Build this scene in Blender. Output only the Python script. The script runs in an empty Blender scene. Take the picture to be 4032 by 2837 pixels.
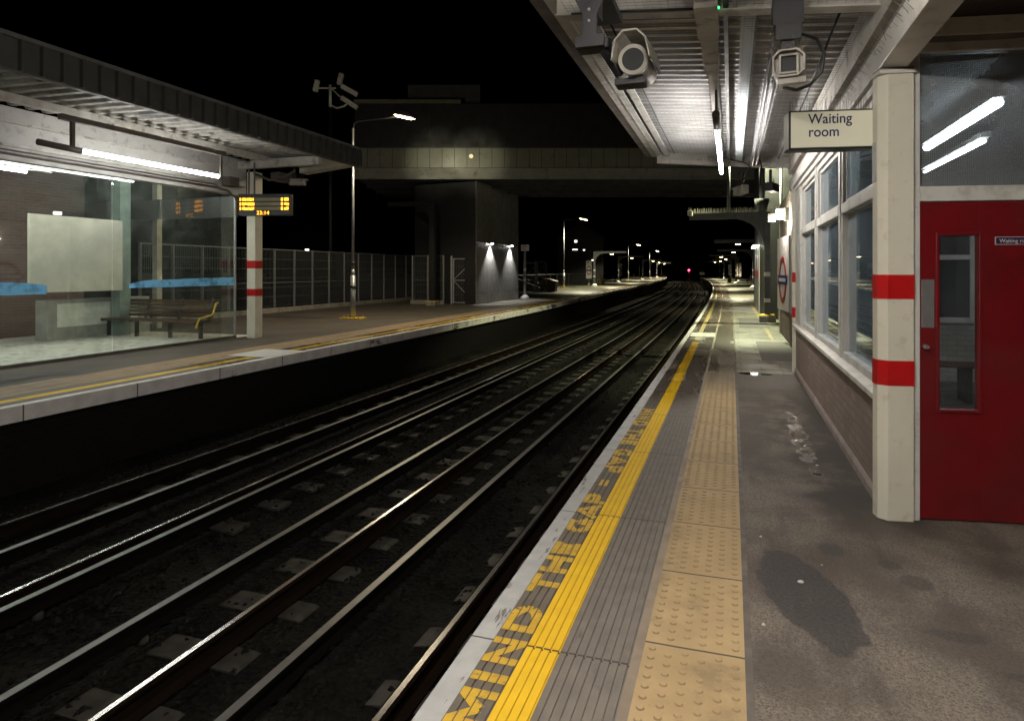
import bpy, bmesh, math, random
from mathutils import Vector, Matrix
random.seed(7)
SC = bpy.context.scene
COL = SC.collection
pi = math.pi
sin, cos, rad = math.sin, math.cos, math.radians

# ------------------------------------------------------------------ track frame
TH0 = rad(18.37); KC = 6.1e-4
def head(s): return TH0 - KC*max(0.0, s-22.0)
_P = {}
def _tab():
    x, y = -1.14, 0.0; st = .5
    pts = [(x, y)]
    for i in range(900):
        h = head(i*st+st/2); x += sin(h)*st; y += cos(h)*st; pts.append((x, y))
    return pts
TAB = _tab()
def W(s, d, z=0.0):
    if s <= 0: bx, by = TAB[0]; bx += sin(TH0)*s; by += cos(TH0)*s; h = TH0
    else:
        i = min(int(s/.5), len(TAB)-2); t = s/.5-i
        bx = TAB[i][0]*(1-t)+TAB[i+1][0]*t; by = TAB[i][1]*(1-t)+TAB[i+1][1]*t; h = head(s)
    return Vector((bx+d*cos(h), by-d*sin(h), z))
def sm(a, b, x):
    t = max(0, min(1, (x-a)/(b-a))); return t*t*(3-2*t)
def DL(s): return -6.95-.65*sm(25, 55, s)          # left platform edge

# ------------------------------------------------------------------ materials
class NT:
    def __init__(self, name):
        self.m = bpy.data.materials.new(name); self.m.use_nodes = True
        self.t = self.m.node_tree; self.n = self.t.nodes; self.l = self.t.links
        self.b = self.n['Principled BSDF']; self.out = self.n['Material Output']
        self.tc = self.n.new('ShaderNodeTexCoord')
    def put(self, sock, v):
        if isinstance(v, bpy.types.NodeSocket): self.l.new(v, sock)
        elif isinstance(v, (tuple, list)) and len(v) == 3 and sock.type == 'RGBA': sock.default_value = (*v, 1)
        else: sock.default_value = v
    def math(self, op, a, b=0.0, c=None, clamp=False):
        k = self.n.new('ShaderNodeMath'); k.operation = op; k.use_clamp = clamp
        self.put(k.inputs[0], a); self.put(k.inputs[1], b)
        if c is not None: self.put(k.inputs[2], c)
        return k.outputs[0]
    def vec(self, kind='Object', scale=(1, 1, 1), loc=(0, 0, 0)):
        mp = self.n.new('ShaderNodeMapping'); self.l.new(self.tc.outputs[kind], mp.inputs[0])
        mp.inputs['Scale'].default_value = scale; mp.inputs['Location'].default_value = loc
        return mp.outputs[0]
    def noise(self, v, scale=5, detail=4, rough=.55, dist=0.0):
        k = self.n.new('ShaderNodeTexNoise'); self.l.new(v, k.inputs['Vector'])
        k.inputs['Scale'].default_value = scale; k.inputs['Detail'].default_value = detail
        k.inputs['Roughness'].default_value = rough; k.inputs['Distortion'].default_value = dist
        return k.outputs['Fac']
    def voro(self, v, scale=5, feature='F1', out='Distance'):
        k = self.n.new('ShaderNodeTexVoronoi'); self.l.new(v, k.inputs['Vector']); k.feature = feature
        k.inputs['Scale'].default_value = scale
        return k.outputs[out]
    def ramp(self, f, a, b, lo=0.0, hi=1.0):
        k = self.n.new('ShaderNodeMapRange'); k.clamp = True; k.interpolation_type = 'SMOOTHSTEP'
        self.put(k.inputs[0], f); k.inputs[1].default_value = a; k.inputs[2].default_value = b
        k.inputs[3].default_value = lo; k.inputs[4].default_value = hi
        return k.outputs[0]
    def mix(self, f, a, b, blend='MIX'):
        k = self.n.new('ShaderNodeMix'); k.data_type = 'RGBA'; k.blend_type = blend
        self.put(k.inputs[0], f); self.put(k.inputs[6], a); self.put(k.inputs[7], b)
        return k.outputs[2]
    def sep(self, v):
        k = self.n.new('ShaderNodeSeparateXYZ'); self.l.new(v, k.inputs[0]); return k.outputs
    def bump(self, h, strength=.3, dist=.01):
        k = self.n.new('ShaderNodeBump'); self.l.new(h, k.inputs['Height'])
        k.inputs['Strength'].default_value = strength; k.inputs['Distance'].default_value = dist
        self.l.new(k.outputs[0], self.b.inputs['Normal'])
    def set(self, **k):
        names = dict(color='Base Color', rough='Roughness', metal='Metallic', spec='Specular IOR Level', coat='Coat Weight')
        for a, v in k.items(): self.put(self.b.inputs[names.get(a, a)], v)
        return self.m

def pm(name, c1, c2=None, scale=6, rough=(.45, .6), metal=0.0, bump=0.0, bscale=None, bdist=.004, dirt=None, dscale=2.5, stretch=(1, 1, 1)):
    n = NT(name); v = n.vec('Object', stretch)
    c2 = c2 or tuple(x*.78 for x in c1)
    f = n.noise(v, scale, 6)
    col = n.mix(n.ramp(f, .3, .7), c1, c2)
    if dirt:
        g = n.noise(v, dscale, 8, .68)
        col = n.mix(n.ramp(g, .54, .68), col, dirt)
    n.set(color=col, rough=n.ramp(f, .3, .7, *rough), metal=metal)
    if bump: n.bump(n.noise(v, bscale or scale*6, 5), bump, bdist)
    return n.m
def em(name, col, strength):
    n = NT(name); n.set(color=col, rough=.4)
    n.b.inputs['Emission Color'].default_value = (*col, 1); n.b.inputs['Emission Strength'].default_value = strength
    return n.m
def glassy(name, tint=(.75, .82, .85), film=.04, filmcol=(.3, .33, .33), rough=.02, ior=1.5, wire=False, ribs=False):
    n = NT(name); n.n.remove(n.b)
    tr = n.n.new('ShaderNodeBsdfTransparent'); tr.inputs[0].default_value = (*tint, 1)
    gl = n.n.new('ShaderNodeBsdfGlossy'); gl.inputs[0].default_value = (1, 1, 1, 1); gl.inputs['Roughness'].default_value = rough
    fr = n.n.new('ShaderNodeFresnel'); gm = n.n.new('ShaderNodeNewGeometry')
    n.l.new(n.math('ADD', ior, n.math('MULTIPLY', gm.outputs['Backfacing'], 1/ior-ior)), fr.inputs[0])
    df = n.n.new('ShaderNodeBsdfDiffuse'); df.inputs[0].default_value = (*filmcol, 1)
    v = n.vec('Object')
    m1 = n.n.new('ShaderNodeMixShader'); n.l.new(fr.outputs[0], m1.inputs[0]); n.l.new(tr.outputs[0], m1.inputs[1]); n.l.new(gl.outputs[0], m1.inputs[2])
    m2 = n.n.new('ShaderNodeMixShader')
    g = n.noise(v, 3.0, 8, .65); f = n.ramp(g, .3, .75, film*.4, film*1.8)
    if wire:
        s = n.sep(v)
        wv = None
        for a in (0, 2):
            q = n.math('FRACT', n.math('MULTIPLY', s[a], 1/.0127)); q = n.math('LESS_THAN', q, .08)
            wv = q if wv is None else n.math('MAXIMUM', wv, q)
        f = n.math('MAXIMUM', f, n.math('MULTIPLY', wv, .85))
    n.put(m2.inputs[0], f); n.l.new(m1.outputs[0], m2.inputs[1]); n.l.new(df.outputs[0], m2.inputs[2])
    n.l.new(m2.outputs[0], n.out.inputs[0])
    return n.m

M = {}
M['cream'] = pm('cream_paint', (.72, .69, .57), (.67, .64, .53), 3, (.28, .42), bump=.08, bscale=30, dirt=(.60, .56, .45), dscale=11)
M['white'] = pm('white_paint', (.66, .65, .61), (.58, .57, .53), 4, (.3, .5), bump=.08, bscale=30, dirt=(.45, .43, .38), dscale=4)
M['dirtywhite'] = pm('dirty_white_paint', (.50, .48, .44), (.38, .36, .32), 5, (.5, .7), bump=.2, bscale=20, dirt=(.16, .15, .12), dscale=3.2)
M['red'] = pm('red_band_paint', (.5, .008, .010), (.42, .008, .008), 4, (.3, .45))
M['door'] = pm('red_door_paint', (.155, .005, .008), (.12, .004, .006), 2.5, (.32, .55), bump=.2, bscale=45, bdist=.002, dirt=(.10, .005, .006), dscale=1.6)
M['board'] = pm('board_brown', (.10, .085, .07), None, 5, (.5, .7))
M['black'] = pm('black_metal', (.018, .019, .022), (.03, .03, .034), 8, (.4, .6))
M['dark'] = pm('dark_panel', (.014, .014, .015), (.010, .010, .011), 3, (.4, .6), bump=.05)
M['grey'] = pm('grey_steel', (.20, .20, .20), (.15, .15, .15), 6, (.4, .6), bump=.05)
M['midgrey'] = pm('blue_grey_steel', (.075, .078, .085), (.055, .057, .062), 6, (.35, .5), bump=.05)
M['fgalv'] = pm('fence_steel', (.20, .205, .215), (.15, .155, .16), 9, (.4, .6), metal=.3)
M['galv'] = pm('galvanised_steel', (.36, .37, .38), (.28, .29, .3), 9, (.35, .55), metal=.5)
M['cctv'] = pm('camera_beige', (.42, .40, .35), (.34, .32, .27), 9, (.4, .6), dirt=(.16, .15, .12), dscale=9)
M['steel'] = pm('brushed_steel', (.55, .55, .54), (.46, .46, .45), 12, (.3, .45), metal=.8)
M['navy'] = pm('navy_letter', (.012, .016, .12), (.012, .016, .12), 5, (.4, .5))
M['signface'] = pm('sign_face', (.62, .60, .48), (.60, .57, .45), 2, (.35, .45))
M['signface'].node_tree.nodes['Principled BSDF'].inputs['Emission Color'].default_value = (.80, .76, .55, 1); M['signface'].node_tree.nodes['Principled BSDF'].inputs['Emission Strength'].default_value = .14
M['signwhite'] = pm('sign_white', (.62, .62, .6), (.55, .55, .53), 2, (.4, .5))
M['ltext'] = pm('white_letter', (.75, .75, .75), None, 5, (.4, .5))
M['wood'] = pm('bench_wood', (.085, .042, .024), (.045, .022, .014), 14, (.45, .7), stretch=(.3, 3, 3))
M['bright_yellow'] = pm('yellow_paint_bright', (.75, .52, .03), (.65, .43, .03), 8, (.4, .6))
M['binyellow'] = pm('yellow_plastic', (.42, .30, .05), None, 8, (.4, .6))
M['grit'] = pm('brown_plastic', (.20, .12, .055), None, 6, (.4, .6))
M['blackrub'] = pm('cable_black', (.012, .012, .014), None, 6, (.35, .5))
M['spike'] = pm('spike_wire', (.16, .13, .10), None, 6, (.3, .5), metal=.3)
M['net'] = pm('net_wire', (.05, .05, .05), None, 6, (.6, .7))
M['ringred'] = pm('ring_red', (.30, .025, .03), None, 5, (.4, .5))
M['concrete'] = pm('concrete', (.30, .28, .25), (.22, .21, .18), 6, (.6, .8), bump=.25, bscale=40, dirt=(.13, .12, .10))
M['ceil'] = pm('porch_ceiling', (.20, .175, .165), (.17, .15, .14), 4, (.6, .75))
M['inwall'] = pm('room_wall', (.42, .41, .38), (.36, .35, .33), 3, (.6, .7))
M['infloor'] = pm('room_floor', (.06, .06, .065), (.04, .04, .045), 5, (.35, .5))
M['hill'] = pm('ground_soil', (.012, .013, .009), (.008, .008, .006), .8, (.8, .9))
M['shfloor'] = pm('shelter_floor', (.55, .55, .49), (.44, .44, .39), 5, (.5, .7), bump=.1, dirt=(.2, .2, .17))
M['rubbish'] = pm('litter', (.6, .57, .48), None, 5, (.5, .6))
M['tube'] = em('tube_glow', (1.0, .93, .85), 145)
M['tubeR'] = em('room_tube_glow', (.93, .97, 1.0), 16)
M['tubeL'] = em('left_tube_glow', (.98, .97, .93), 24)
M['tubeI'] = em('inner_tube_glow', (.98, .97, .93), 62)
M['lens'] = em('lamp_glow', (1.0, .72, .36), 34)
M['lensw'] = em('lamp_glow_white', (1.0, .95, .92), 40)
M['bulk'] = em('bulkhead_glow', (1.0, .88, .72), 34)
M['amber'] = em('amber_led', (1.0, .40, .02), 1.9)
M['green'] = em('green_led', (.02, 1.0, .15), 5)
M['signal'] = em('signal_red', (1.0, .02, .08), 14)
M['farwin'] = em('far_window', (1.0, .95, .8), 2.2)
M['olive'] = pm('display_blank', (.22, .18, .07), None, 5, (.4, .5))
M['glass'] = glassy('window_glass', (.72, .80, .86), film=.10, filmcol=(.36, .43, .48))  # bluish film colour paints the panes paler, like reflections
M['doorglass'] = glassy('door_glass', (.85, .85, .85), film=.03)
M['wired'] = glassy('wired_glass', (.22, .24, .25), film=.10, wire=True, filmcol=(.35, .36, .36))
M['overglass'] = glassy('over_door_glass', (.62, .66, .68), film=.34, wire=True, filmcol=(.30, .32, .33))  # grey film colour stands in for the haze on this glass
M['shglass'] = glassy('shelter_glass', (.86, .90, .87), film=.065, filmcol=(.38, .43, .39), ior=1.45)
M['blue'] = glassy('blue_film', (.30, .5, .75), film=.95, filmcol=(.24, .62, .95), rough=.2)

def mk_rail():
    n = NT('rail_steel'); v = n.vec('Object', (1, 1, 1))
    s = n.sep(n.tc.outputs['Normal']); pz = n.sep(v)
    top = n.math('MULTIPLY', n.ramp(s[2], .9, .97), n.math('GREATER_THAN', pz[2], -.93))
    f = n.noise(v, 7, 5)
    col = n.mix(top, n.mix(f, (.010, .006, .004), (.005, .004, .003)), (.62, .60, .58))
    n.set(color=col, rough=n.math('SUBTRACT', .75, n.math('MULTIPLY', top, .56)), metal=n.math('MULTIPLY', top, .9), spec=n.math('MULTIPLY', top, .5)); return n.m
M['rail'] = mk_rail()
def mk_crail():
    n = NT('conductor_rail_steel'); v = n.vec('Object')
    s = n.sep(n.tc.outputs['Normal']); pz = n.sep(v); top = n.math('MULTIPLY', n.ramp(s[2], .7, .95), n.math('GREATER_THAN', pz[2], -.93))
    f = n.noise(v, 9, 5)
    n.set(color=n.mix(top, (.004, .0035, .003), n.mix(f, (.17, .165, .155), (.08, .077, .07))), rough=n.math('SUBTRACT', .85, n.math('MULTIPLY', top, .42)), metal=n.math('MULTIPLY', top, .55), spec=n.math('MULTIPLY', top, .4)); return n.m
M['crail'] = mk_crail()
def mk_ballast():
    n = NT('ballast'); v = n.vec('UV')
    d = n.voro(v, 20); c = n.voro(v, 20, out='Color'); cs = n.sep(c)
    g = n.noise(v, 1.1, 5)
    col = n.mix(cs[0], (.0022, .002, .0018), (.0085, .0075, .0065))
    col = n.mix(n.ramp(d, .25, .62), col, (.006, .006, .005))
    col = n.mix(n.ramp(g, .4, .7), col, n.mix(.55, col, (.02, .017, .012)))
    n.set(color=col, rough=.95, spec=.05); n.bump(n.math('SUBTRACT', 1, d), .9, .05); return n.m
M['ballast'] = mk_ballast()
M['sleeper'] = pm('sleeper_concrete', (.046, .042, .036), (.022, .020, .017), 5, (.6, .8), bump=.3, bscale=30, dirt=(.02, .018, .015), dscale=3)

def joint(n, u, off, pitch, w):
    q = n.math('FRACT', n.math('DIVIDE', n.math('SUBTRACT', u, off-1000*pitch), pitch))
    return n.math('LESS_THAN', q, w/pitch)
def band(n, u, a, b, soft=.05):
    return n.math('MULTIPLY', n.ramp(u, a-soft, a+soft), n.math('SUBTRACT', 1, n.ramp(u, b-soft, b+soft)))
def blob(n, s, d, cs, cd, rs, rd, w=.55, soft=.12, lean=0.0):
    a = n.math('SUBTRACT', s, cs); b = n.math('SUBTRACT', d, cd)
    if lean: b = n.math('ADD', b, n.math('MULTIPLY', a, lean))
    a = n.math('POWER', n.math('ABSOLUTE', n.math('DIVIDE', a, rs)), 2.0); b = n.math('POWER', n.math('ABSOLUTE', n.math('DIVIDE', b, rd)), 2.0)
    r = n.math('ADD', a, b)
    wob = n.noise(n.vec('UV'), 5.5, 5, .6)
    r = n.math('ADD', r, n.math('MULTIPLY', n.math('SUBTRACT', wob, .5), w*2.6))
    return n.math('SUBTRACT', 1, n.ramp(r, 1-soft, 1+soft))

def mk_rib(name, base, base2, worn, wornt=.62, wk=.45):
    n = NT(name); v = n.vec('UV'); u = n.sep(v)
    f = n.noise(v, 9, 6); g = n.noise(n.vec('UV', (.35, 2.2, 1)), 3.2, 8, .7)
    col = n.mix(n.ramp(f, .3, .7), base, base2)
    col = n.mix(n.ramp(g, wornt, wornt+.06), col, worn)
    j = joint(n, n.math('ADD', u[0], n.math('MULTIPLY', f, .012)), 1.46+.0, 1.6, .012)
    col = n.mix(j, col, (.03, .025, .02))
    wet = n.ramp(u[0], 7.2, 9.5); wn = n.noise(n.vec('UV', (.5, 1.5, 1)), 1.1, 4)
    wet = n.math('MULTIPLY', wet, n.ramp(wn, .3, .5))
    col = n.mix(n.math('MULTIPLY', wet, wk), col, (.02, .016, .012))
    n.set(color=col, rough=n.math('SUBTRACT', .72, n.math('MULTIPLY', wet, .46)))
    n.bump(n.noise(v, 120, 4), .25, .003); return n.m
M['rib'] = mk_rib('ribbed_slab', (.165, .142, .120), (.125, .108, .092), (.08, .066, .052))
M['ribL'] = mk_rib('left_ribbed_slab', (.15, .125, .105), (.11, .095, .08), (.08, .066, .052), wk=.1)
M['ribtext'] = mk_rib('ribbed_slab_edge', (.135, .112, .090), (.10, .082, .064), (.06, .048, .036))
M['yellow'] = mk_rib('yellow_line_paint', (.74, .47, .010), (.66, .41, .008), (.34, .22, .03), .70, wk=.08)
M['ytext'] = pm('yellow_letter_paint', (.60, .38, .03), (.50, .31, .03), 8, (.55, .7), dirt=(.22, .15, .05), dscale=14)
def mk_coping():
    n = NT('coping_white_paint'); v = n.vec('UV'); u = n.sep(v)
    f = n.noise(v, 7, 6); g = n.noise(n.vec('UV', (.5, 3, 1)), 3.2, 9, .75)
    col = n.mix(n.ramp(f, .3, .7), (.44, .44, .43), (.36, .36, .35))
    col = n.mix(n.ramp(g, .575, .61), col, (.12, .10, .08))
    jj = joint(n, n.math('ADD', u[0], n.math('MULTIPLY', f, .02)), 1.46, 1.6, .010)
    col = n.mix(jj, col, (.05, .045, .04))
    n.set(color=col, rough=.62); n.bump(g, .4, .006); return n.m
M['coping'] = mk_coping()
def mk_copL():
    n = NT('left_coping_paint'); v = n.vec('UV'); u = n.sep(v)
    f = n.noise(v, 4, 6); g = n.noise(n.vec('UV', (.35, 1.2, 1)), 1.7, 9, .72)
    col = n.mix(n.ramp(f, .3, .7), (.58, .54, .51), (.44, .41, .385))
    far = n.ramp(u[0], 12, 24, 0, .055)
    col = n.mix(n.ramp(n.math('ADD', g, far), .595, .63), col, (.05, .04, .035))
    col = n.mix(joint(n, u[0], 1.2, 1.6, .02), col, (.08, .07, .06))
    n.set(color=col, rough=.65); n.bump(g, .3, .006); return n.m
M['copingL'] = mk_copL()
def mk_tactile():
    n = NT('buff_blister_slab'); v = n.vec('UV'); u = n.sep(v)
    f = n.noise(v, 5, 6); g = n.noise(v, 2.3, 7, .65)
    sid = n.math('FLOOR', n.math('DIVIDE', n.math('SUBTRACT', u[0], .37), .72))
    wn = n.n.new('ShaderNodeTexWhiteNoise'); wn.noise_dimensions = '1D'; n.l.new(sid, wn.inputs['W'])
    col = n.mix(n.ramp(f, .3, .7), (.44, .315, .16), (.37, .26, .13))
    col = n.mix(n.math('MULTIPLY', wn.outputs['Value'], .30), col, (.30, .20, .10))
    col = n.mix(n.ramp(g, .50, .72, 0, .75), col, (.17, .125, .07))
    col = n.mix(n.ramp(n.noise(v, 38, 6, .75), .55, .75, 0, .55), col, (.20, .145, .08))
    col = n.mix(joint(n, n.math('ADD', u[0], n.math('MULTIPLY', f, .01)), .37, .72, .012), col, (.06, .045, .03))
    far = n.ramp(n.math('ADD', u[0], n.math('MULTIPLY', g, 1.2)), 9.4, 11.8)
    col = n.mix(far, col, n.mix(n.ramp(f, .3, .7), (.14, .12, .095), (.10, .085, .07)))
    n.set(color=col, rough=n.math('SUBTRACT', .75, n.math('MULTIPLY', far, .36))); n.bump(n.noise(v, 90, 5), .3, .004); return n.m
M['tactile'] = mk_tactile()
def mk_asphalt():
    n = NT('asphalt'); v = n.vec('UV'); u = n.sep(v); s, d = u[0], u[1]
    f = n.noise(v, 55, 6, .7); g = n.noise(v, 1.3, 8, .62); h = n.noise(n.vec('UV', (.35, 1.3, 1)), 2.3, 8, .6)
    sp = n.voro(v, 170, out='Color'); sps = n.sep(sp)
    col = n.mix(n.ramp(f, .3, .7), (.112, .091, .073), (.205, .172, .140))
    col = n.mix(n.math('MULTIPLY', n.math('GREATER_THAN', sps[0], .90), .30), col, (.30, .27, .24))
    col = n.mix(n.math('MULTIPLY', n.math('GREATER_THAN', sps[1], .85), .6), col, (.03, .026, .023))
    col = n.mix(n.ramp(g, .38, .62, 0, .72), col, (.055, .043, .034))
    col = n.mix(n.ramp(h, .50, .66, 0, .5), col, (.045, .036, .030))
    chips = n.math('GREATER_THAN', n.sep(n.voro(v, 13, out='Color'))[0], .992)
    cd = n.math('LESS_THAN', n.voro(v, 13), .09)
    col = n.mix(n.math('MULTIPLY', chips, cd), col, (.45, .42, .36))
    # old repaired patch and small oil stains, each with a shape of its own
    st = blob(n, s, d, 3.92, 1.43, .50, .19, .55, .10, lean=.20)
    for (cs_, cd_, a, b) in ((4.42, 1.90, .06, .055), (4.23, 1.98, .085, .075), (4.54, 1.62, .10, .07), (3.72, 2.02, .05, .12), (3.45, 2.25, .04, .15)):
        st = n.math('MAXIMUM', st, n.math('MULTIPLY', blob(n, s, d, cs_, cd_, a, b, .9, .4), .7))
    col = n.mix(n.math('MULTIPLY', st, .80), col, n.mix(n.ramp(f, .3, .7), (.026, .024, .026), (.05, .046, .046)))
    # rain-wet part by the wall
    wl = n.math('ADD', d, n.math('MULTIPLY', n.math('SUBTRACT', g, .5), 1.5))
    lim = n.ramp(s, 4.6, 9.5, 1.72, 1.60)
    wet = n.ramp(n.math('SUBTRACT', wl, lim), -.14, .16)
    wet = n.math('MULTIPLY', wet, n.ramp(s, 4.6, 5.6)); wet = n.math('MULTIPLY', wet, n.math('SUBTRACT', 1, n.ramp(d, 2.2, 2.3)))
    wet2 = n.math('MULTIPLY', n.ramp(n.math('ADD', s, n.math('MULTIPLY', h, 3)), 9.6, 12.2), .75)
    damp = n.math('SUBTRACT', wet, wet2, clamp=True)
    wet = n.math('MAXIMUM', wet, wet2)
    pud = n.math('MAXIMUM', blob(n, s, d, 11.28, 1.42, .13, .27, .5, .1), blob(n, s, d, 7.2, 1.70, .9, .07, 3.2, .5))
    wet = n.math('MAXIMUM', wet, pud)
    col = n.mix(n.math('MULTIPLY', wet, .88), col, (.020, .015, .012))
    r = n.math('ADD', n.math('SUBTRACT', .86, n.math('MULTIPLY', wet, .44)), n.math('MULTIPLY', damp, .32)); r = n.math('SUBTRACT', r, n.math('MULTIPLY', pud, .46))
    n.set(color=col, rough=r)
    hgt = n.math('MULTIPLY', n.noise(v, 85, 5, .7), n.math('SUBTRACT', 1, n.math('MULTIPLY', pud, .93)))
    n.bump(hgt, .55, .006); return n.m
M['asphalt'] = mk_asphalt()
def mk_paving(name, yoff=0.0, wetness=1.0):
    n = NT(name); v = n.vec('UV'); u = n.sep(v)
    br = n.n.new('ShaderNodeTexBrick'); n.l.new(n.vec('UV', (1, 1, 1)), br.inputs['Vector'])
    rot = n.n.new('ShaderNodeMapping'); n.l.new(n.tc.outputs['UV'], rot.inputs[0]); rot.inputs['Rotation'].default_value = (0, 0, pi/2)
    n.l.new(rot.outputs[0], br.inputs['Vector'])
    br.inputs['Scale'].default_value = 1.0; br.inputs['Brick Width'].default_value = .62; br.inputs['Row Height'].default_value = .45
    br.inputs['Mortar Size'].default_value = .012; br.inputs['Mortar Smooth'].default_value = .2
    br.inputs['Color1'].default_value = (.14, .145, .115, 1); br.inputs['Color2'].default_value = (.19, .19, .15, 1); br.inputs['Mortar'].default_value = (.03, .026, .02, 1)
    f = n.noise(v, 30, 6, .7); g = n.noise(v, .7, 7, .62); h = n.noise(n.vec('UV', (1.0, .4, 1)), 1.6, 6, .6)
    col = n.mix(n.ramp(f, .3, .7, 0, .4), br.outputs['Color'], (.07, .065, .05))
    dry = n.ramp(g, .50, .60)
    col = n.mix(n.math('MULTIPLY', dry, .5), col, (.05, .042, .036))
    r = n.math('ADD', .30, n.math('MULTIPLY', n.ramp(h, .35, .65), .22)); r = n.math('ADD', r, n.math('MULTIPLY', dry, .2))
    n.set(color=col, rough=r)
    n.bump(n.math('ADD', n.math('MULTIPLY', n.noise(v, 9, 6, .7), .8), n.math('MULTIPLY', br.outputs['Fac'], -.8)), .35, .006)
    return n.m
M['paving'] = mk_paving('wet_paving')
def mk_leftsurf():
    n = NT('left_platform_surface'); v = n.vec('UV'); u = n.sep(v)
    f = n.noise(v, 40, 6, .7); g = n.noise(v, .8, 7, .62); h = n.noise(n.vec('UV', (1, .5, 1)), 2.0, 6, .6)
    col = n.mix(n.ramp(f, .3, .7), (.060, .052, .042), (.10, .085, .070))
    col = n.mix(n.ramp(g, .4, .6, 0, .6), col, (.04, .035, .028))
    wet = n.ramp(n.math('ADD', u[0], n.math('MULTIPLY', g, 10)), 28, 36)
    col = n.mix(wet, col, n.mix(n.ramp(h, .35, .6), (.17, .165, .13), (.09, .08, .06)))
    n.set(color=col, rough=n.math('SUBTRACT', .72, n.math('MULTIPLY', wet, n.ramp(h, .35, .65, .36, .16))))
    n.bump(n.noise(v, 14, 6, .7), .35, .006); return n.m
M['leftsurf'] = mk_leftsurf()
def mk_buffL():
    n = NT('left_buff_strip'); v = n.vec('UV'); u = n.sep(v); f = n.noise(v, 5, 6); g = n.noise(n.vec('UV', (.4, 2, 1)), 2, 6)
    col = n.mix(n.ramp(f, .3, .7), (.30, .21, .12), (.22, .155, .085)); col = n.mix(n.ramp(g, .5, .7, 0, .7), col, (.12, .09, .06))
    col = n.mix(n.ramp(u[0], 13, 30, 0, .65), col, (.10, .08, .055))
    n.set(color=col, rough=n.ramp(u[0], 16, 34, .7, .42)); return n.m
M['buffL'] = mk_buffL()
def mk_brick(name, c1, c2, mortar, bw=.225, rh=.075, kind='Object', swap=None, rough=.7, bump=.6):
    n = NT(name)
    mp = n.n.new('ShaderNodeMapping'); n.l.new(n.tc.outputs[kind], mp.inputs[0])
    cx = n.n.new('ShaderNodeCombineXYZ'); s = n.sep(mp.outputs[0])
    n.l.new(n.math('ADD', s[0], s[1]), cx.inputs[0]); n.l.new(s[2], cx.inputs[1])
    br = n.n.new('ShaderNodeTexBrick'); n.l.new(cx.outputs[0], br.inputs['Vector'])
    br.inputs['Scale'].default_value = 1; br.inputs['Brick Width'].default_value = bw; br.inputs['Row Height'].default_value = rh
    br.inputs['Mortar Size'].default_value = .006; br.inputs['Mortar Smooth'].default_value = .3
    br.inputs['Color1'].default_value = (*c1, 1); br.inputs['Color2'].default_value = (*c2, 1); br.inputs['Mortar'].default_value = (*mortar, 1)
    f = n.noise(mp.outputs[0], 40, 6, .7); g = n.noise(mp.outputs[0], 2, 6)
    col = n.mix(n.ramp(f, .3, .7, 0, .35), br.outputs['Color'], tuple(x*.5 for x in c2))
    col = n.mix(n.ramp(g, .45, .7, 0, .5), col, tuple(x*.6 for x in c1))
    n.set(color=col, rough=rough); n.bump(n.math('SUBTRACT', n.math('MULTIPLY', f, .4), br.outputs['Fac']), bump, .006); return n.m
M['brick'] = mk_brick('mauve_brick', (.30, .225, .20), (.22, .165, .145), (.17, .14, .12), bump=.5)
M['brickdark'] = mk_brick('dark_brick', (.11, .06, .05), (.075, .04, .033), (.13, .11, .10))
M['brickwhite'] = mk_brick('painted_brick', (.55, .53, .48), (.50, .48, .43), (.36, .34, .3), rough=.5)
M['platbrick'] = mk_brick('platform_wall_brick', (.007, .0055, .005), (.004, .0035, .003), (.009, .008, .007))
def mk_corr():
    n = NT('corrugated_roof_metal'); v = n.vec('Object'); f = n.noise(v, 4, 6); g = n.noise(n.vec('Object', (.3, 2, 1)), 2, 7, .7)
    col = n.mix(n.ramp(f, .3, .7), (.56, .56, .56), (.45, .45, .45)); col = n.mix(n.ramp(g, .55, .72, 0, .6), col, (.22, .21, .19))
    n.set(color=col, rough=.55, metal=.05); return n.m
M['corr'] = mk_corr()
M['corrL'] = pm('left_roof_metal', (.13, .12, .105), (.08, .075, .065), 5, (.5, .7), dirt=(.03, .03, .02))
M['fasciaL'] = pm('left_fascia_cladding', (.05, .05, .045), (.035, .035, .03), 4, (.45, .6), dirt=(.02, .02, .015))
M['bridge_up'] = pm('bridge_upper_cladding', (.009, .009, .010), (.006, .006, .007), 2, (.5, .7))
M['bridge_mid'] = pm('bridge_band_panel', (.19, .195, .155), (.15, .155, .12), 1.2, (.25, .4))
M['bridge_gird'] = pm('bridge_girder_paint', (.22, .22, .19), (.17, .17, .15), 1.5, (.45, .6), dirt=(.1, .1, .08))
M['bridge_under'] = pm('bridge_soffit', (.06, .06, .06), None, 2, (.6, .8))
M['tower'] = pm('tower_cladding', (.26, .255, .24), (.21, .205, .195), 3, (.4, .55), bump=.04)

for k_ in ('platbrick', 'sleeper'): M[k_].node_tree.nodes['Principled BSDF'].inputs['Specular IOR Level'].default_value = .08
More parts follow.
